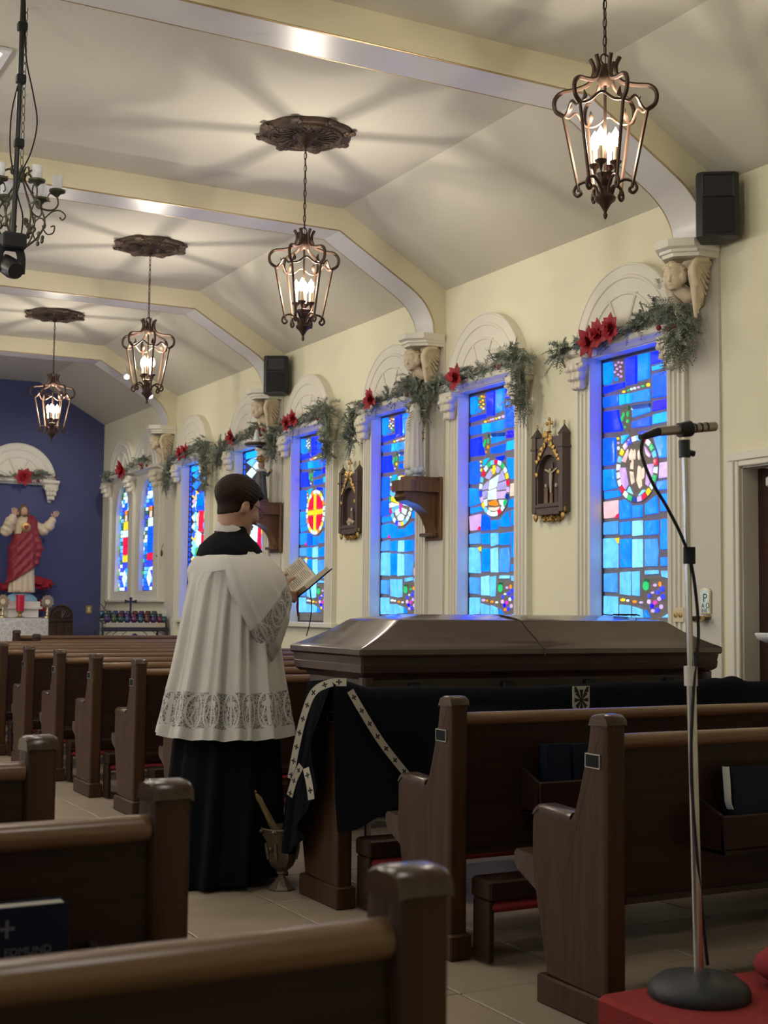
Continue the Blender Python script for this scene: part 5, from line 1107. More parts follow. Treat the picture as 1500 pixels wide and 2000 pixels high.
for x in (-.18, .18):
    for y in (-.37, .02): MB().cbox(x-.02,x+.02,y-.02,y+.02,0,.42,.004).build('leg', M['dkwood'], t, 30)
t = thing('switch_plate', 'small brass switch plate on the blue wall', 'switch plate', (5.433, YB, 1.148)); MB().cbox(-.045,.045,-.008,0,-.06,.06,.003).build('plate', M['brass'], t, 30); MB().cbox(-.018,.018,-.012,-.006,-.035,.035,.002).build('toggle', M['ivory'], t, 30)
# ================================================================== VOTIVE CANDLE STAND
t = thing('candle_stand', 'grey iron votive candle stand with a cross by the lancet windows', 'candle stand', (5.13, 15.90, 0))
M['stand'] = mat('stand_iron', (.055, .058, .066), .5, .5); M['traym'] = mat('tray_cream', (.55, .48, .36), .6)
MB().cbox(-.42,.42,-.02,.02,.895,.945,.004).build('front_bar', M['stand'], t, 30)
for x in (-.40, .40):
    for y in (0, .34): MB().cbox(x-.012,x+.012,y-.012,y+.012,0,.90,.003).build('leg', M['stand'], t, 30)
    MB().tube([(x,0,.94),(x,.02,1.0),(x,.34,1.09)], .010, 6).build('side_rail', M['stand'], t, 40)
MB().cbox(-.36,.38,-.015,.0,.945,1.0,.003).build('tray_front', M['traym'], t, 30)
for k in range(3): MB().cbox(-.38,.38,.0+k*.11,.11+k*.11,.985+k*.032,1.0+k*.032,.003).build('tray_step', M['stand'], t, 30)
m = MB()
for s in (-1, 1):
    for x in (.10, .22, .30): m.tube(bez([(s*x,0,.895),(s*(x+.05),0,.86),(s*(x+.04),0,.825),(s*(x+.005),0,.83),(s*(x+.012),0,.852)], 5), .004, 5)
m.build('scrollwork', M['stand'], t, 40)
MB().prism([(-.06,.80),(.06,.80),(.05,.845),(.0,.875),(-.05,.845)], 'y', -.006, .006).build('coin_box', M['stand'], t)
c = MB()
c.prism([(-.010,1.09),(.010,1.09),(.010,1.262),(.018,1.31),(-.018,1.31),(-.010,1.262)], 'y', .18, .195).prism([(-.075,1.235),(-.03,1.247),(.03,1.247),(.075,1.235),(.075,1.282),(.03,1.268),(-.03,1.268),(-.075,1.282)], 'y', .181, .194); c.build('cross', mat('cross_blue_iron', (.018,.022,.05), .5), t)
cc = ['bv','mg','vi','gd','gn','mg','or','rd','bv','cy']; VM = {}
cols = {'bv': (.03,.05,.16), 'mg': (.12,.02,.07), 'vi': (.07,.02,.12), 'gd': (.02,.06,.05), 'gn': (.05,.09,.04), 'or': (.12,.035,.02), 'rd': (.13,.01,.02), 'cy': (.02,.08,.10)}
cupm = {}
rnd = random.Random(12)
for k, c in cols.items():
    me = MB().lathe([(.022,0),(.034,.012),(.040,.035),(.036,.058),(.031,.068),(.034,.078),(.030,.076),(.026,.05)], 14).mesh('votive_cup', 40); me.materials.append(mat('votive_glass_'+k, c, .12, coat=.5)); cupm[k] = me
names = {'bv': 'blue', 'mg': 'plum', 'vi': 'violet', 'gd': 'dark green', 'gn': 'olive green', 'or': 'amber', 'rd': 'ruby', 'cy': 'teal'}
for row in range(3):
    for i in range(9):
        k = rnd.choice(list(cols)) if row else ['vi','gn','gd','bv','mg','cy','or','vi','mg'][i]
        link('votive_cup', cupm[k], None, None, (5.13-.33+i*.083+(row % 2)*.03, 15.90+.055+row*.11, 1.0005+row*.032), '%s glass votive cup, %s in the %s row of the candle stand' % (names[k], ('leftmost','second from left','third from left','fourth from left','midmost','fourth from right','third from right','second from right','rightmost')[i], ('front', 'middle', 'back')[row]), 'votive cup', 'glass votive cups on the candle stand')
t = thing('taper_bundle', 'white tapers in a teal cup at the right end of the candle stand', 'taper holder', (5.515, 15.95, 1.0005)); link('cup', cupm['cy'], None, t)
for k in range(4): MB().tube([(.004*k-.006,.0,.02),((k-1.5)*.018,.0,.17)], .003, 5).build('taper', M['white'], t, 40)
t = thing('dry_branch', 'little dark dry branch at the left end of the candle stand', 'branch', (4.80, 16.20, 1.065))
MB().tube(bez([(0,0,0),(.02,0,.08),(.05,0,.15),(.03,0,.21)], 5), .005, 5).tube([(.03,0,.11),(-.02,0,.17),(-.03,0,.20)], .004, 5).tube([(.05,0,.15),(.08,0,.20)], .004, 5).build('twig', M['iron'], t, 40)
bl_ = MB()
for k in range(7): bl_.ball((.0+rnd.uniform(-.03,.05),0,.03+rnd.uniform(0,.06)), .012, 6, 4)
bl_.build('berries', M['berry'], t, 40)
t = thing('wall_hook', 'small dark iron hook on the wall beside the lancets', 'hook', (XW-.018, 16.24, 1.87))
MB().tube(bez([(0,0,.12),(-.02,0,.06),(-.03,0,-.02),(-.06,.02,-.05),(-.07,.05,-.03)], 5), .007, 6).ball((-.02,0,.0), (.016,.02,.045), 8, 6).build('hook_iron', M['iron'], t, 40)

# ================================================================== CHANDELIER, LIGHT POLE, CEILING PANEL AT THE UPPER LEFT
t = thing('iron_chandelier', 'verdigris iron chandelier with glass candle cups at the left edge', 'chandelier', (1.588, 7.0, 0))
M['verd'] = mat('verdigris_iron', (.10, .095, .06), .55, .5, var=.35, vscale=40)
m, N, L, B = node_mat('cup_glass'); B.inputs['Base Color'].default_value = (.85,.87,.9,1); B.inputs['Roughness'].default_value = .12; B.inputs['Alpha'].default_value = .42; M['cupg'] = m
chm = MB(); z = 3.50; k = 0
while z < 4.34:
    lk = [(.010*math.cos(a), 0, .028*math.sin(a)) for a in np.linspace(0, 2*math.pi, 12, endpoint=False)]; chm.join(MB().tube(lk, .0022, 5, True), Matrix.Translation((0,0,z+.02)) @ Matrix.Rotation(R(90*(k % 2)+35), 4, 'Z')); z += .046; k += 1
chm.build('chain', M['verd'], t, 40)
MB().lathe([(.004,3.50),(.016,3.47),(.022,3.44),(.016,3.42),(.008,3.41)], 8).build('top_leaf', M['verd'], t, 40)
MB().lathe([(.001,3.01),(.010,3.02),(.012,3.05),(.02,3.06),(.008,3.075)], 10).build('bottom_knob', M['verd'], t, 40)
rib = MB().tube(bez([(.02,0,3.055),(.09,0,3.12),(.125,0,3.20),(.10,0,3.28),(.05,0,3.36),(.018,0,3.43),(.05,0,3.475),(.085,0,3.465),(.088,0,3.435),(.068,0,3.432)], 6), .0055, 6)
ar = MB().tube(bez([(.03,0,3.40),(.06,0,3.34),(.10,0,3.28),(.16,0,3.27),(.19,0,3.30),(.185,0,3.35)], 6), .005, 6).tube(bez([(.12,0,3.22),(.16,0,3.26),(.20,0,3.27),(.23,0,3.245),(.215,0,3.22),(.20,0,3.235)], 5), .004, 5).tube(bez([(.115,0,3.17),(.14,0,3.14),(.17,0,3.15),(.175,0,3.185),(.155,0,3.18)], 5), .004, 5).tube(bez([(.185,0,3.34),(.15,0,3.36),(.135,0,3.33),(.15,0,3.315)], 5), .004, 5)
lf = MB()
for u in range(6): lf.ball((.10+.028*math.sin(u), 0, 3.10+u*.018), (.010,.016,.014), 6, 4)
for nm, mb in (('rib', rib), ('candle_arm', ar), ('leaf', lf)):
    me = mb.mesh(nm, 40); me.materials.append(M['verd'])
    for i in range(6 if nm != 'leaf' else 4): o = link(nm, me, None, t); o.rotation_euler = (0,0,R(60*i-18 if nm != 'leaf' else 90*i+10))
for i in range(6):
    a = R(60*i-18); x, y = .185*math.cos(a), .185*math.sin(a)
    c = MB().lathe([(.008,3.345),(.02,3.36),(.042,3.368),(.044,3.378),(.015,3.382)], 14, (x,y,0)).build('bobeche', M['verd'], t, 40)
    MB().lathe([(.022,3.382),(.027,3.40),(.026,3.425),(.030,3.452),(.028,3.452),(.024,3.425),(.025,3.40),(.02,3.386)], 14, (x,y,0)).build('glass_cup', M['cupg'], c, 40)
t = thing('stage_light_pole', 'black ceiling pole with a moving stage light at the left edge', 'stage light', (1.548, 6.90, 0))
MB().tube([(0,0,4.353),(-.006,0,3.7),(-.016,0,3.08)], .013, 10).build('pole', M['black'], t, 40)
for z in (4.20, 3.92, 3.58): MB().cbox(-.024,.024,-.022,.022,z-.022,z+.022,.004).build('clamp', M['matt'], t, 30)
MB().tube(bez([(.01,0,4.34),(.02,-.01,4.05),(.06,-.02,3.85),(.085,-.02,3.70),(.06,-.01,3.54),(-.005,0,3.36),(.03,0,3.2),(.02,0,3.06)], 8), .004, 6).build('cable', M['matt'], t, 40)
MB().tube(bez([(0,0,3.95),(-.04,0,3.75),(-.045,0,3.55),(-.02,0,3.40)], 6), .004, 6).build('cable', M['matt'], t, 40)
MB().cbox(-.075,.045,-.05,.05,3.02,3.10,.008).build('light_base', M['matt'], t, 30)
MB().tube(bez([(-.085,0,2.90),(-.085,0,2.99),(-.06,0,3.03),(0,0,3.035),(.028,0,2.99),(.028,0,2.90)], 5), .016, 8, flat=(1,1.4)).build('yoke', M['matt'], t, 40)
MB().lathe([(.03,-.08),(.05,-.06),(.052,.03),(.042,.07)], 16).xf(Matrix.Translation((-.03,-.01,2.925)) @ Matrix.Rotation(R(118),4,'X') @ Matrix.Rotation(R(15),4,'Y')).build('light_head', M['black'], t, 40)
M['troffer'] = mat('troffer_glow', (1,.95,.86), .6, emit=2.2)
t = thing('ceiling_panel_light', 'white framed ceiling panel light cut by the left edge', 'ceiling light', (1.34, 8.17, CZ))
for a, b, c, d in ((-.305,.305,-.605,-.555),(-.305,.305,.555,.605),(-.305,-.26,-.555,.555),(.26,.305,-.555,.555)): MB().cbox(a,b,c,d,-.022,0,.004).build('frame', M['white'], t, 30)
MB().box(-.26,.26,-.555,.555,-.01,0).build('diffuser', M['troffer'], t)

# ================================================================== WALL FITTINGS AT THE RIGHT
t = thing('holy_water_font', 'brass wall font with an embossed monogram plate by the door', 'holy water font', (XW-.018, 6.256, 1.14))
fo = [(-.045,.05),(.045,.05),(.045,.185)]+[(.045*math.cos(R(a)), .185+.02*math.sin(R(a))) for a in range(0,181,20)]+[(-.045,.185)]
M['fontp'] = mat('font_enamel', (.55, .60, .52), .25, .6, var=.3, vscale=40)
MB().prism(fo, 'x', -.012, 0).build('plate', M['brass'], t); MB().prism([(y*.84, .118+(z-.118)*.92) for y, z in fo], 'x', -.014, -.010).build('enamel', M['fontp'], t)
for s_, sz, zz in (('P', .075, .118), ('A', .042, .082), ('Ω', .042, .082)):
    o = text(s_, sz, (-.0146, {'P': .018, 'A': .032, 'Ω': -.008}[s_], zz), M['goldd'] if 'goldd' in M else M['iron'], t, (R(90), 0, R(-90)), 'LEFT')
text('IHS', .034, (-.0146, .03, .055), M['iron'], t, (R(90), 0, R(-90)), 'LEFT')
MB().lathe([(.001,-.01),(.035,.0),(.052,.02),(.055,.034),(.048,.034),(.03,.012)], 18, (-.06,.015,0)).build('bowl', M['brass'], t, 40); MB().tube([(0,-.03,.03),(-.02,-.02,.03),(-.04,.0,.02)], .012, 8).build('bowl_arm', M['brass'], t, 40)
t = thing('socket_plate', 'brown two-socket wall plate at the right window pilaster', 'socket plate', (XW-.05, 6.47, 1.18)); MB().cbox(-.006,.0,-.05,.05,-.045,.045,.002).build('plate', M['ivory'], t, 30)
for y in (-.022,.022): MB().lathe([(.017,-.004),(.017,.004),(.008,.006)], 14).xf(Matrix.Translation((-.006,y,0)) @ Matrix.Rotation(R(-90),4,'Y')).build('socket', M['gold'], t, 40)
t = thing('white_basin', 'small white basin on the door side at the right edge', 'basin', (XW-.03, 5.62, 1.03))
MB().lathe([(.001,0),(.08,.0),(.13,.02),(.145,.045),(.142,.055),(.10,.03),(.001,.02)], 28, (-.03,0,0), .8, 1).build('bowl', M['white'], t, 40); MB().tube([(-.02,0,.0),(-.0,0,-.1)], .03, 10).build('bowl_bracket', M['white'], t, 40); MB().tube([(-.05,.02,.03),(-.06,.03,.10)], .006, 6).build('spout', M['ivory'], t, 40)

# ================================================================== MICROPHONE STAND ON THE RED PLATFORM
t = thing('red_platform', 'red carpeted platform at the bottom right corner', 'platform', (2.15, 1.55, 0)); MB().cbox(0,1.5,0,1.285,0,.225,.012).build('carpet_cover', M['carpet'], t, 35)
t = thing('red_cushion', 'dark red round cushion at the lower right edge', 'cushion', (2.71, 2.66, .225)); MB().ball((0,0,.055),(.16,.11,.055),24,10).build('cushion_body', M['red'], t, 60)
t = thing('microphone_stand', 'chrome microphone stand with a round black base', 'microphone stand', (2.375, 2.70, .225))
MB().lathe([(.126,0),(.130,.012),(.124,.030),(.10,.048),(.06,.058),(.02,.062)], 40).build('base', mat('cast_black', (.014,.015,.016), .55, bump=.15, bscale=120), t, 40)
MB().tube([(-.001,0,.055),(-.020,0,.80)], .0125, 14).build('lower_tube', M['chrome'], t, 40)
MB().tube([(-.0205,0,.785),(-.0215,0,.835)], .017, 14).build('clutch', mat('clutch_cream', (.62,.58,.50), .4), t, 40)
MB().tube([(-.0215,0,.83),(-.037,0,1.40)], .0085, 12).build('upper_tube', M['chrome'], t, 40)
MB().tube([(-.037,0,1.375),(-.038,0,1.42)], .015, 10).build('swivel', M['black'], t, 40); MB().tube([(-.038,-.0,1.39),(-.012,-.01,1.385)], .008, 8).build('wing_screw', M['black'], t, 40)
MB().tube([(-.055,0,1.445),(-.02,0,1.452)], [.019,.022], 14).build('clip', M['black'], t, 40)
mi = thing('microphone', 'slim silver microphone held level in the stand clip', 'microphone', (2.337, 2.70, 1.674))
M['micm'] = mat('mic_metal', (.50,.45,.40), .38, .9)
MB().tube([(-.085,0,-.012),(.085,0,.012),(.105,0,.0150)], [.0125,.0125,.0125], 16).build('body', M['micm'], mi, 40); MB().tube([(-.145,0,-.032),(-.085,0,-.012)], [.008,.012], 12).build('connector', M['black'], mi, 40)
for k in range(3): MB().tube([(.03+k*.02,0,.0045+k*.003),(.036+k*.02,0,.0055+k*.003)], .0130, 16).build('ring', M['black'], mi, 40)
MB().tube(bez([(2.20,2.695,1.645),(2.188,2.69,1.60),(2.212,2.68,1.53),(2.262,2.68,1.465),(2.318,2.685,1.385),(2.355,2.69,1.30),(2.372,2.69,1.15),(2.352,2.685,1.02),(2.34,2.685,.80),(2.365,2.69,.55),(2.40,2.705,.36),(2.43,2.73,.292)], 8), .0045, 8).build('microphone_cable', M['matt'], smooth=40, label='black cable looping from the microphone down its stand', cat='cable')
tp = MB().lathe([(.016,-.022),(.016,.022)], 12, (2.351,2.699,1.345)).build('tape_band', M['matt'], smooth=40); tp.parent = t; tp.matrix_parent_inverse = Matrix.Translation((-2.375,-2.70,-.225))

# ================================================================== URN WITH SPRINKLER
t = thing('holy_water_urn', 'small tarnished silver urn on the floor by the pall', 'urn', (2.405, 5.365, 0))
M['pewter'] = mat('tarnished_silver', (.16, .125, .08), .45, .6, var=.35, vscale=50, bump=.3, bscale=90)
MB().lathe([(.062,0),(.064,.006),(.058,.012),(.036,.03),(.018,.05),(.014,.062),(.024,.068),(.022,.076),(.05,.10),(.062,.125),(.066,.165),(.074,.205),(.088,.235),(.094,.25),(.10,.258),(.098,.264),(.088,.258),(.07,.21),(.05,.12),(.01,.10)], 8).build('bowl', M['pewter'], t, 20)
m = MB()
for i in range(8):
    a = 2*math.pi*i/8; m.tube([(.064*math.cos(a),.064*math.sin(a),.13),(.068*math.cos(a),.068*math.sin(a),.16),(.076*math.cos(a),.076*math.sin(a),.20)], [.006,.010,.006], 6)
    m.ball((.070*math.cos(a+.39),.070*math.sin(a+.39),.175),(.008,.008,.012),6,4); m.ball((.096*math.cos(a),.096*math.sin(a),.252),(.012,.012,.008),6,4)
m.build('embossing', M['pewter'], t, 40); MB().tube([(.09*math.cos(a),.09*math.sin(a)*.2-.0,.255-.07*abs(math.sin(a))) for a in np.linspace(0, math.pi, 12)], .004, 6).build('bail_handle', M['pewter'], t, 40)
t = thing('sprinkler', 'gilt holy water sprinkler leaning in the urn', 'sprinkler', (2.41, 5.37, .20))
MB().tube([(0,0,0),(-.045,.01,.07),(-.095,.02,.165),(-.105,.022,.183),(-.12,.025,.205)], [.014,.016,.013,.016,.007], 10).ball((-.122,.025,.212), .009, 8, 5).build('rod', mat('sprinkler_gilt', (.30,.21,.10), .4, .5, var=.2, vscale=40), t, 40)
# small yellow card on the pew seat beyond
t = thing('yellow_card', 'small yellow card standing on the pew seat behind the man', 'card', (2.63, 7.10, .462)); MB().cbox(0,.05,-.003,.003,0,.08,.001).build('card', mat('card_yellow', (.55,.36,.04), .6), t, 30)

# ================================================================== BLACK PALL OVER THE PEW
M['pall'] = mat('black_pall', (.0045, .005, .0075), .95, var=.2, vscale=20, spec=.12)
m, N, L, B = node_mat('pall_ribbon'); uv = N.new('ShaderNodeUVMap'); sp_ = N.new('ShaderNodeSeparateXYZ'); L.new(uv.outputs[0], sp_.inputs[0])
def MATH(op, a, b=None, c=None):
    n = N.new('ShaderNodeMath'); n.operation = op
    for i, v in enumerate((a, b, c)):
        if v is None: continue
        if isinstance(v, (int, float)): n.inputs[i].default_value = v
        else: L.new(v, n.inputs[i])
    return n.outputs[0]
vf = MATH('FRACT', MATH('MULTIPLY', sp_.outputs[1], 1.0)); du = MATH('ABSOLUTE', MATH('SUBTRACT', sp_.outputs[0], .5)); dv = MATH('ABSOLUTE', MATH('SUBTRACT', vf, .5))
arm1 = MATH('MULTIPLY', MATH('LESS_THAN', du, .09), MATH('LESS_THAN', dv, .20)); arm2 = MATH('MULTIPLY', MATH('LESS_THAN', dv, .06), MATH('LESS_THAN', du, .30))
edge = MATH('GREATER_THAN', du, .44); dark = MATH('MAXIMUM', MATH('MAXIMUM', arm1, arm2), edge)
mx = N.new('ShaderNodeMix'); mx.data_type = 'RGBA'; mx.inputs[6].default_value = (.38,.34,.26,1); mx.inputs[7].default_value = (.015,.013,.012,1); L.new(dark, mx.inputs[0]); L.new(mx.outputs[2], B.inputs['Base Color']); B.inputs['Roughness'].default_value = .7; M['ribbon'] = m
t = thing('funeral_pall', 'black funeral pall with cross-patterned ribbon draped over the pew', 'pall', (2.44, 4.905, 0))
# local coordinates: x along the pew, y forward, z up
rings = []
for x in np.concatenate([np.linspace(-.035, .09, 4), np.linspace(.14, 2.62, 46)]):
    e = max(0, 1-max(0, x-.05)/.55)                                   # near the pew end it rides over the raised end and hangs lower
    zt = .872+.042*max(0, 1-max(0, x-.02)/.12)+.006*math.sin(x*5)+(.02*math.exp(-((x-2.0)/.06)**2)+.028*math.exp(-((x-2.12)/.05)**2))
    zb = .52-.20*e+.03*math.sin(x*3.1); fb = .010*math.sin(x*13)+.006*math.sin(x*29+1)
    sec = [(-.055-fb-.02*e, zb), (-.050-fb*.8, zb+.12), (-.042-fb*.5, zb+.22), (-.034, (zb+zt)/2+.06), (-.026, zt-.06), (-.018, zt-.02), (.005, zt-.002), (.035, zt), (.065, zt-.004), (.085, zt-.03), (.095+fb, zt-.15), (.11+fb, .60), (.15, .50)]
    rings.append([(x, y, z) for y, z in sec])
MB().loft(rings, closed=False, uv=True).build('cloth', M['pall'], t, 80)
# folds hanging over the aisle end
rings = []
for i, v in enumerate(np.linspace(0, 1, 15)):                        # from the top down
    row = []
    for u in np.linspace(0, 1, 45):
        y = .0+.02*v+u*(.235+.24*v-.16*max(0, v-.62)); zlow = .905-(.55-.0*u)*1.0
        hem = .60*(.62+.5*math.sin(u*3.0+.25)*1.0) if False else (.33+.40*math.sin(min(1, u*1.15)*math.pi*.62))
        z = .915-.02*u-hem*v*(1.0 if u > .10 else .55+4.5*u)
        x = -.03-.045*v*(1+.2*math.sin(u*5))-.020*v*math.sin(u*24+.8)-.010*v*math.sin(u*43)
        row.append((x, y, z))
    rings.append(row)
MB().loft(rings, closed=False, uv=True).build('end_fall', M['pall'], t, 80)
def ribbon(pts, w, off, rep, wd=None):
    P = bez(pts, 10); L_ = 0; rr = []; uvs = []
    for i, p in enumerate(P):
        a, b = Vector(P[max(0,i-1)]), Vector(P[min(len(P)-1,i+1)]); tg = (b-a).normalized(); sd = tg.cross(Vector(off)).normalized()*w*.5
        if i: L_ += (Vector(P[i])-Vector(P[i-1])).length
        rr.append([Vector(p)-sd, Vector(p)+sd]); uvs += [(0, L_/rep), (1, L_/rep)]
    m = MB(); vs = [v for r in rr for v in r]; m.add(vs, [(2*i, 2*i+1, 2*i+3, 2*i+2) for i in range(len(rr)-1)], uvs); return m.build('ribbon', M['ribbon'], t, 60)
ribbon([(.01,-.045,.905),(-.04,-.0,.90),(-.085,.06,.86),(-.105,.11,.76),(-.115,.16,.62),(-.118,.20,.50)], .036, (-1,-.6,.1), .062)
ribbon([(-.118,.10,.565),(-.12,.16,.50),(-.122,.20,.43)], .034, (-1,-.6,.1), .062); ribbon([(-.12,.05,.56),(-.118,.02,.50),(-.115,.005,.44)], .034, (-1,-.6,.1), .062)
ribbon([(.03,-.040,.87),(.08,-.060,.78),(.16,-.072,.66),(.26,-.085,.54),(.34,-.095,.46)], .034, (-.1,-1,.1), .062)
# embroidered white end of a stole lying over the pall
M['embw'] = mat('embroidery_white', (.46, .43, .36), .8); M['embb'] = mat('embroidery_black', (.012,.010,.010), .8)
pt = [(-.045,.0),(.045,.0),(.045,-.09),(.028,-.118),(0,-.126),(-.028,-.118),(-.045,-.09)]
e = MB().loft([[(1.165+x, -.054, .868+z) for x, z in pt], [(1.165+x, -.049, .868+z) for x, z in pt]]).build('embroidered_end', M['embw'], t)
m = MB()
for k in range(8):
    a = R(45*k); c_, s_ = math.cos(a), math.sin(a); r0, r1 = .012, .036
    q = [(1.165+r0*c_-.003*s_, .808+r0*s_+.003*c_), (1.165+r1*c_-.009*s_, .808+r1*1.25*s_+.009*c_), (1.165+r1*c_+.009*s_, .808+r1*1.25*s_-.009*c_), (1.165+r0*c_+.003*s_, .808+r0*s_-.003*c_)]; m.prism(q, 'y', -.0565, -.052)
m.prism([(1.165+.010*math.cos(k*.785), .808+.012*math.sin(k*.785)) for k in range(8)], 'y', -.0565, -.052)
for s_ in (-1, 1): m.prism([(1.165+s_*.038,.866),(1.165+s_*.030,.866),(1.165+s_*.016,.845),(1.165+s_*.036,.84)], 'y', -.0565, -.052)
m.build('embroidery', M['embb'], e)
# ================================================================== THE MAN READING
PM = thing('person', 'man in white lace surplice over black cassock reading beside the casket', 'person', (2.272, 5.63, 0), R(3))
# local: +x is where he faces, +y his left, z up
s = SDF((-.22,-.30,1.0), (.36,.25,1.80), .0058)
HR = Matrix.Rotation(R(13), 4, 'Z') @ Matrix.Rotation(R(17), 4, 'Y')                                  # head bowed
HC = Vector((.006, 0, 1.655))
def hp(x, y, z): return tuple(HC + HR @ Vector((x, y, z)))
s.u(s.ell(hp(-.012,0,.035), (.098,.074,.088), HR)); s.u(s.ell(hp(.012,0,-.005), (.085,.068,.095), HR), .02)
s.u(s.ell(hp(.042,0,-.068), (.052,.052,.050), HR), .025)             # jaw
s.u(s.ell(hp(.082,0,-.098), (.022,.026,.020), HR), .018)             # chin
s.u(s.ell(hp(.075,0,.028), (.026,.052,.035), HR), .02)               # brow
s.u(s.cap(hp(.098,0,.004), hp(.122,0,-.036), .009, .012), .012)      # nose
for k in (-1, 1):
    s.u(s.ell(hp(.110,k*.012,-.040), (.010,.009,.008), HR), .006)
    s.cut(s.ell(hp(.104,k*.031,.000), (.016,.017,.010), HR), .010); s.u(s.ell(hp(.088,k*.031,-.002), (.012,.014,.012), HR), .003)
    s.u(s.ell(hp(.080,k*.040,-.030), (.024,.020,.022), HR), .015)    # cheek
    s.u(s.ell(hp(-.008,k*.076,-.010), (.021,.010,.033), HR), .006); s.cut(s.ell(hp(-.004,k*.087,-.006), (.010,.007,.019), HR), .005)  # ear
s.u(s.ell(hp(.100,0,-.064), (.012,.022,.006), HR), .006); s.u(s.ell(hp(.099,0,-.076), (.012,.020,.007), HR), .005); s.cut(s.cap(hp(.113,-.02,-.070), hp(.113,.02,-.070), .0025, .0025), .004)
s.u(s.cap((-.035,0,1.47), hp(-.022,0,-.05), .062, .056), .03)        # neck
s.u(s.cap((-.03,-.10,1.40), (-.03,.10,1.40), .05, .05), .05); s.u(s.cap((-.01,0,1.38), (.0,0,1.08), .12, .12), .06)
# arms and hands
def fing(base, d1, d2, l, r):
    b = Vector(base); m1 = b+Vector(d1).normalized()*l*.55; m2 = m1+Vector(d2).normalized()*l*.45
    s.u(s.path([tuple(b), tuple(m1), tuple(m2)], [r, r*.95, r*.8]), .004)
s.u(s.path([(-.02,-.15,1.36),(.01,-.225,1.17),(.175,-.115,1.245)], [.052,.042,.028]), .02)
s.u(s.path([(-.02,.15,1.36),(.01,.215,1.17),(.20,.10,1.27)], [.052,.042,.028]), .02)
s.u(s.box((.205,-.090,1.258), (.036,.018,.036), .014, Matrix.Rotation(R(30),4,'Z') @ Matrix.Rotation(R(-20),4,'Y')), .012)
for i, (dz, l) in enumerate(((.026,.085),(.009,.095),(-.009,.09),(-.025,.075))): fing((.235,-.078,1.255+dz*.6), (.8,.4,-.15+dz*4), (.5,.8,.2), l, .0088)
fing((.208,-.088,1.285), (.55,.35,.75), (.85,.30,.35), .088, .0098)  # right thumb over the page edge
s.u(s.box((.225,.085,1.285), (.036,.018,.036), .014, Matrix.Rotation(R(-30),4,'Z')), .012)
for dz, l in ((.026,.085),(.009,.095),(-.009,.09),(-.025,.075)): fing((.255,.075,1.285+dz*.6), (.8,-.4,-.1+dz*4), (.5,-.8,.2), l, .0088)
fing((.23,.08,1.31), (.6,-.3,.7), (.8,-.3,.3), .08, .0098)
M['flesh'] = mat('flesh', (.40, .22, .15), .5, var=.08, vscale=25)
body = link('body', s.mesh('body'), M['flesh'], PM)
s = SDF((-.16,-.12,1.52), (.19,.12,1.82), .0046)
lp = (s.P-np.array(HC)) @ np.array(HR.to_3x3()); lx, ly, lz = lp[..., 0], lp[..., 1], lp[..., 2]
sk = smin(s.ell(hp(-.012,0,.035), (.098,.074,.088), HR), s.ell(hp(.012,0,-.005), (.085,.068,.095), HR), .02)
sk = smin(sk, s.cap((-.035,0,1.47), hp(-.022,0,-.05), .062, .056), .03)
tp = np.clip((lz+.035)/.10, 0, 1); tp = tp*tp*(3-2*tp); th_ = .0025+.0155*tp+.008*np.clip((lx+.01)/.08, 0, 1)*tp      # cropped sides, fuller on top and in front
ang = np.arctan2(ly, lz-.02); st = .0013*np.sin(ang*34+lx*60)+.0010*np.sin(ang*57-lx*110)+.0008*np.sin(lx*170+ly*90)
s.d = sk-th_+st*(.35+.65*tp)
s.u(s.cap(hp(.078,-.040,.072), hp(.092,.030,.082), .016, .020)+st*1.5, .016)
fh = .068-.30*np.clip(lz-.055, -.02, .1)                                          # hairline: nothing in front of it below the brow line
s.cut(np.maximum(.030+.45*np.clip(lz, -.02, .08)-lx, lz-.062)*.8, .008)
for k in (-1, 1): s.cut(s.ell(hp(.004,k*.082,-.022), (.026,.022,.036), HR), .006); s.u(s.ell(hp(.030,k*.069,-.002), (.008,.006,.026), HR), .006)
s.cut((lz+.066-.55*(lx+.06))*.8, .014); s.cut(np.maximum(lz+.03, -.02-lx)*.8, .008)
M['hair'] = mat('brown_hair', (.019, .0105, .0065), .6, spec=.15, var=.35, vscale=80, bump=.4, bscale=160)
link('hair', s.mesh('hair'), M['hair'], PM)
# glasses
gl = MB()
for k in (-1, 1):
    gl.tube([hp(.006,k*.083,.012), hp(.06,k*.076,.010), hp(.108,k*.060,.006)], .0016, 6)
    gl.tube([hp(.116,k*.033+.022*math.cos(a),-.006+.016*math.sin(a)) for a in np.linspace(0, 2*math.pi, 14, endpoint=False)], .0014, 5, True)
gl.tube([hp(.119,-.011,-.002), hp(.122,0,.001), hp(.119,.011,-.002)], .0014, 5)
gg = gl.build('glasses', M['iron'], PM, 40)
m, N, L, B = node_mat('lens'); B.inputs['Base Color'].default_value = (.8,.85,.9,1); B.inputs['Alpha'].default_value = .22; B.inputs['Roughness'].default_value = .05; M['lens'] = m
for k in (-1, 1): MB().add([hp(.1155,k*.033+.021*math.cos(a),-.006+.015*math.sin(a)) for a in np.linspace(0, 2*math.pi, 14, endpoint=False)], [tuple(range(14))]).build('lens', M['lens'], gg)
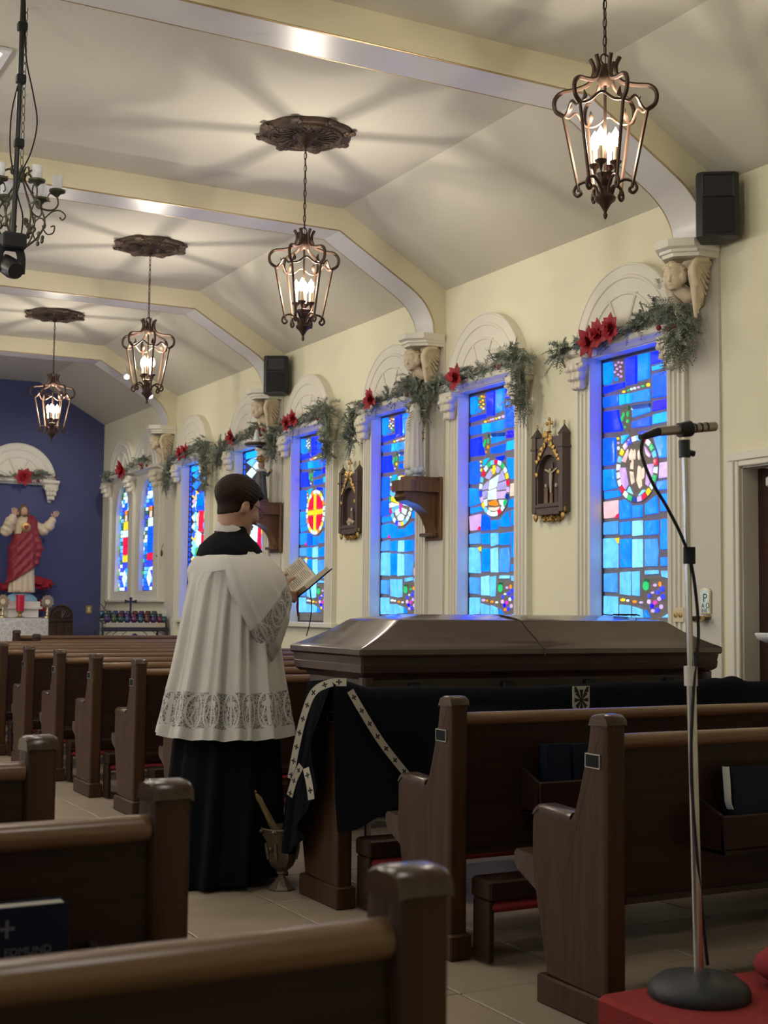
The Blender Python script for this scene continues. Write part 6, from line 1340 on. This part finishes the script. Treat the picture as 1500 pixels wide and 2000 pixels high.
# cassock
M['cassock'] = mat('cassock_black', (.0042, .0042, .0052), .9, spec=.12); M['linen'] = mat('white_linen', (.50, .478, .435), .9, var=.03, vscale=20, bump=.15, bscale=300)
def ring(cx, cz, rx, ry, n, fold=0, k=0, ph=0, tilt=0, cy=0, back=0):
    out = []
    for i in range(n):
        a = 2*math.pi*i/n; f = fold*(math.sin(k*a+ph)+.6*math.sin((k*1.7)*a+ph*2.1)); c, sn = math.cos(a), math.sin(a)
        x = (rx+f)*c-(back*max(0,-c)**2); out.append((cx+x, cy+(ry+f)*sn, cz+tilt*c))
    return out
N_ = 120
cas = [ring(-.012,1.562,.060,.058,N_), ring(-.020,1.535,.070,.070,N_), ring(-.028,1.51,.095,.105,N_), ring(-.030,1.475,.125,.165,N_), ring(-.025,1.43,.140,.20,N_), ring(-.015,1.30,.140,.19,N_), ring(-.01,1.1,.145,.19,N_),
       ring(-.02,.85,.19,.22,N_,.004,9), ring(-.03,.60,.225,.235,N_,.010,11), ring(-.035,.35,.245,.25,N_,.015,11,.3), ring(-.04,.15,.25,.245,N_,.018,11,.5,.012), ring(-.045,.045,.255,.248,N_,.020,11,.6,.028), ring(-.045,.03,.25,.243,N_,.020,11,.6,.028)]
MB().loft(cas, caps=False).build('cassock', M['cassock'], PM, 80)
for k, yy in ((0, -.085), (1, .085)):
    sh = MB().loft([[(-.10+x*.9+.10*k*0+.02, yy+w*.5*sn, z0+zz) for x, w, zz, sn in ((p[0], p[1], p[2], q) for q in ())]] if False else [[(xx, yy+w*math.cos(a), .012+h*(.5+.5*math.sin(a))) for a in np.linspace(0, 2*math.pi, 14, endpoint=False)] for xx, w, h in ((-.08,.028,.05),(-.05,.036,.085),(.05,.040,.085),(.13,.044,.062),(.20,.042,.045),(.235,.026,.03))])
    sh.build('shoe', M['black'], PM, 50)
# surplice: yoke, gathered body, lace band, hem
def sring(z, rx, ry, cx, fold, tiltb=0, ph=0):
    out = []
    for i in range(200):
        a = 2*math.pi*i/200; c, sn = math.cos(a), math.sin(a)
        g = math.sin(13*a+ph)+.55*math.sin(23*a+1.3+ph)+.35*math.sin(37*a+.4); f = fold*g
        out.append((cx+(rx+f)*c, (ry+f)*sn, z+tiltb*c+.25*f))
    return out
def nring(xb, xf, yw, zb, zs, zf):
    out = []
    for i in range(200):
        a = 2*math.pi*i/200; c, sn = math.cos(a), math.sin(a); p = .55                       # squarish opening
        cc = math.copysign(abs(c)**p, c); ss = math.copysign(abs(sn)**p, sn); x = cc*(xf if c > 0 else -xb); t_ = (x-xb)/(xf-xb)
        z = zb+(zs-zb)*min(1, t_*1.9) if t_ < .55 else zs+(zf-zs)*(t_-.55)/.45
        out.append((x, ss*yw, z))
    return out
yoke = [nring(-.158,.095,.098,1.432,1.512,1.45), nring(-.164,.10,.106,1.424,1.508,1.44), nring(-.172,.115,.16,1.404,1.474,1.41), nring(-.179,.124,.204,1.375,1.432,1.37), nring(-.181,.130,.220,1.350,1.390,1.336)]
MB().loft(yoke, caps=False, uv=True).build('surplice_yoke', M['linen'], PM, 80)
bodyr = [nring(-.180,.129,.219,1.353,1.393,1.339), sring(1.31,.172,.230,-.02,.0045), sring(1.22,.186,.236,-.022,.0075), sring(1.10,.205,.244,-.024,.010), sring(.98,.225,.258,-.026,.012), sring(.90,.240,.270,-.028,.012), sring(.842,.252,.280,-.030,.0135)]
sur = MB().loft(bodyr, caps=False, uv=True).build('surplice', M['linen'], PM, 80)
m, N, L, B = node_mat('lace'); uv = N.new('ShaderNodeUVMap'); sx_ = N.new('ShaderNodeSeparateXYZ'); L.new(uv.outputs[0], sx_.inputs[0])
def lace_nodes(rep):
    uf = MATH('SUBTRACT', MATH('FRACT', MATH('MULTIPLY', sx_.outputs[0], rep)), .5); au = MATH('ABSOLUTE', uf); v = sx_.outputs[1]; dv = MATH('SUBTRACT', v, .5)
    stem = MATH('MULTIPLY', MATH('LESS_THAN', au, .055), MATH('LESS_THAN', MATH('ABSOLUTE', dv), .40))
    barr = MATH('MULTIPLY', MATH('LESS_THAN', MATH('ABSOLUTE', MATH('SUBTRACT', v, .68)), .055), MATH('LESS_THAN', au, .20))
    rad = MATH('SQRT', MATH('ADD', MATH('MULTIPLY', uf, uf), MATH('MULTIPLY', MATH('MULTIPLY', dv, dv), .75)))
    oval = MATH('LESS_THAN', MATH('ABSOLUTE', MATH('SUBTRACT', rad, .40)), .035); s_l = MATH('LESS_THAN', MATH('ABSOLUTE', MATH('SUBTRACT', MATH('ADD', au, MATH('MULTIPLY', MATH('ABSOLUTE', MATH('SUBTRACT', v, .35)), .5)), .24)), .030)
    ends = MATH('GREATER_THAN', MATH('ABSOLUTE', dv), .465)
    vo = N.new('ShaderNodeTexVoronoi'); vo.feature = 'DISTANCE_TO_EDGE'; vo.inputs['Scale'].default_value = 1.0; mp = N.new('ShaderNodeMapping'); mp.inputs['Scale'].default_value = (rep*11, 14, 1); L.new(uv.outputs[0], mp.inputs[0]); L.new(mp.outputs[0], vo.inputs['Vector'])
    net = MATH('MULTIPLY', MATH('LESS_THAN', vo.outputs[0], .13), .7)
    o = net
    for q in (stem, barr, oval, s_l, ends): o = MATH('MAXIMUM', o, q)
    return o
lc = lace_nodes(21.0); mx = N.new('ShaderNodeMix'); mx.data_type = 'RGBA'; mx.inputs[6].default_value = (.105,.10,.09,1); mx.inputs[7].default_value = (.50,.478,.435,1); L.new(lc, mx.inputs[0]); L.new(mx.outputs[2], B.inputs['Base Color']); B.inputs['Roughness'].default_value = .9; M['lace'] = m
m, N, L, B = node_mat('lace_sleeve'); uv = N.new('ShaderNodeUVMap'); sx_ = N.new('ShaderNodeSeparateXYZ'); L.new(uv.outputs[0], sx_.inputs[0])
lc = lace_nodes(7.0); mx = N.new('ShaderNodeMix'); mx.data_type = 'RGBA'; mx.inputs[6].default_value = (.15,.145,.135,1); mx.inputs[7].default_value = (.50,.478,.435,1); L.new(lc, mx.inputs[0]); L.new(mx.outputs[2], B.inputs['Base Color']); B.inputs['Roughness'].default_value = .9; M['lace2'] = m
MB().loft([sring(.684,.281,.310,-.032,.0165), sring(.73,.272,.300,-.031,.0155), sring(.79,.262,.290,-.030,.0145), sring(.842,.252,.280,-.030,.0135)], caps=False, uv=True).build('lace_band', M['lace'], sur, 80)
MB().loft([sring(.640,.290,.318,-.033,.017), sring(.663,.286,.314,-.0325,.017), sring(.684,.2815,.3105,-.032,.0165)], caps=False, uv=True).build('hem', M['linen'], sur, 80)
def sleeve(sg):
    def SR(c, th, a1, a2, fold, ph=0):
        out = []; ct, st_ = math.cos(R(th)), math.sin(R(th))
        for i in range(90):
            a = 2*math.pi*i/90; f = 1+fold*(math.sin(9*a+ph)+.6*math.sin(15*a+2)); u = a1*f*math.cos(a); v = a2*f*math.sin(a)
            out.append((c[0]+v*ct, sg*(c[1]+u), c[2]+v*st_))
        return out
    sp_ = [SR((-.035,-.165,1.425),10,.055,.095,.0), SR((-.030,-.195,1.385),18,.066,.112,.02), SR((-.010,-.222,1.325),28,.072,.122,.03), SR((.018,-.232,1.265),40,.076,.132,.035), SR((.045,-.230,1.215),52,.080,.142,.035)]
    l_ = [SR((.045,-.230,1.215),52,.080,.142,.035), SR((.065,-.224,1.185),58,.081,.148,.035), SR((.085,-.214,1.158),64,.081,.152,.035), SR((.102,-.206,1.138),68,.081,.155,.035)]
    h_ = [SR((.102,-.206,1.138),68,.0815,.1555,.035), SR((.122,-.198,1.112),72,.081,.158,.035), SR((.126,-.196,1.108),73,.076,.152,.035)]
    o = MB().loft(sp_, caps=False, uv=True).build('sleeve', M['linen'], PM, 80); MB().loft(l_, caps=False, uv=True).build('lace_cuff', M['lace2'], o, 80); MB().loft(h_, caps=False, uv=True).build('sleeve_hem', M['linen'], o, 80)
    MB().tube([(.0,sg*-.225,1.19),(.09,sg*-.175,1.205),(.155,sg*-.13,1.235)], [.06,.050,.040], 16).build('cassock_sleeve', M['cassock'], PM, 60)
sleeve(1); sleeve(-1)
# tall white collar behind the neck
col = []
for z, r, tl in ((1.518,.0735,-.020),(1.535,.069,-.022),(1.556,.0655,-.024),(1.559,.062,-.024)):
    col.append([(-.022+r*1.02*math.cos(a), r*math.sin(a), z+tl*math.cos(a)) for a in np.linspace(0, 2*math.pi, 40, endpoint=False)])
MB().loft(col, caps=False).build('collar', M['linen'], PM, 60)
# open missal in his hands
BK = thing('open_missal', 'open missal with red and black marker ribbons in his hands', 'book', (2.272+.285, 5.63-.005, 1.262), R(3))
U = Vector((.118,0,.092)); WL = Vector((-.012,.135,.092)); WR = Vector((.004,-.105,.040)); nl = WL.cross(U).normalized(); nl = nl if nl.z > 0 else -nl; nr = WR.cross(U).normalized(); nr = nr if nr.z > 0 else -nr
M['page'] = mat('page_cream', (.62, .56, .44), .85); M['ink'] = mat('printed_lines', (.22, .19, .16), .85)
def slab(w_, n_, th0, th1, name, mt, k=1.0, o=Vector((0,0,0))):
    a, b, c, d = o+Vector((0,0,0)), o+w_*k, o+w_*k+U*k, o+U*k; return MB().add([a+n_*th0, b+n_*th0, c+n_*th0, d+n_*th0, a+n_*th1, b+n_*th1, c+n_*th1, d+n_*th1], [(0,3,2,1),(4,5,6,7),(0,1,5,4),(1,2,6,5),(2,3,7,6),(3,0,4,7)]).build(name, mt, BK)
pl_ = slab(WL, nl, -.020, .0, 'left_page_block', M['page'], .97); pr_ = slab(WR, nr, -.020, .0, 'right_page_block', M['page'], .97)
slab(WL, nl, -.026, -.021, 'left_cover', M['navy'], 1.03); slab(WR, nr, -.026, -.021, 'right_cover', M['navy'], 1.03)
for (w_, n_, pg) in ((WL, nl, pl_), (WR, nr, pr_)):
    lines = MB()
    for c0 in (.10, .54):
        for i in range(13):
            v = .10+i*.062; e = .36 if (i*7+int(c0*10)) % 5 else .24; a = w_*c0+U*v+n_*.0006; b = w_*(c0+e)+U*v+n_*.0006; lines.add([a, b, b+U*.022, a+U*.022], [(0,1,2,3)])
    lines.build('printed_lines', M['ink'], pg)
b0 = U*.02-nl*.012
MB().loft([[b0+Vector((.0,-.03,-.01)), b0+Vector((.008,-.03,-.01))], [b0+Vector((-.006,-.034,-.05)), b0+Vector((.004,-.034,-.05))], [b0+Vector((0,-.034,-.095)), b0+Vector((.009,-.034,-.095))]], closed=False).build('red_ribbon', M['petal'], BK)
MB().tube(bez([U*.35+WR*.5-nr*.02, (.065,-.06,-.06), (.06,-.05,-.14), (.045,-.05,-.19)], 6), .0022, 6).build('black_ribbon', M['matt'], BK, 40)

# ================================================================== LABELS OF THE SETTING
for o in list(bpy.data.objects):
    if o.parent is not None or o.get('kind') != 'structure': continue
    n = o.name
    info = {'floor': ('beige square floor tiles with dark grout lines', 'floor'), 'ceiling': ('cream vaulted ceiling, flat in the middle with sloping sides', 'ceiling'), 'wall_right': ('cream wall with the stained glass windows', 'wall'),
            'wall_front': ('dark blue wall behind the red-robed statue', 'wall'), 'wall_left': ('cream wall on the unseen left side', 'wall'), 'wall_back': ('cream wall behind the viewer', 'wall'), 'baseboard_right': ('white baseboard along the window wall', 'baseboard'),
            'door_1': ('dark brown door in a white moulded frame at the right edge', 'door'), 'trim_1': ('ceiling beam almost overhead above the viewer', 'beam'), 'trim_2': ('nearest visible ceiling beam with a curved end above the loudspeaker', 'beam'), 'trim_3': ('ceiling beam ending above the white statue', 'beam'),
            'trim_4': ('ceiling beam ending behind the farther loudspeaker', 'beam'), 'trim_5': ('farthest ceiling beam with two white spotlights', 'beam'), 'trim_6': ('white moulded surround of the double lancet windows', 'window surround'), 'trim_7': ('white blind arch on the blue wall above the statue', 'arch'),
            'window_1': ('blue stained glass window with praying hands, nearest to the door', 'window'), 'window_2': ('blue stained glass window with a pale scroll medallion', 'window'), 'window_3': ('blue stained glass window with a white fan medallion, behind the bracket', 'window'),
            'window_4': ('blue stained glass window with a yellow cross on red', 'window'), 'window_5': ('diamond lattice stained glass window behind the dark statue', 'window'), 'window_6': ('diamond lattice stained glass window just left of the man', 'window'),
            'window_7': ('narrow pointed window with a blue-robed figure', 'window'), 'window_8': ('narrow pointed window with a yellow and red figure, beside the blue wall', 'window')}.get(n)
    if info: o['label'], o['category'] = info
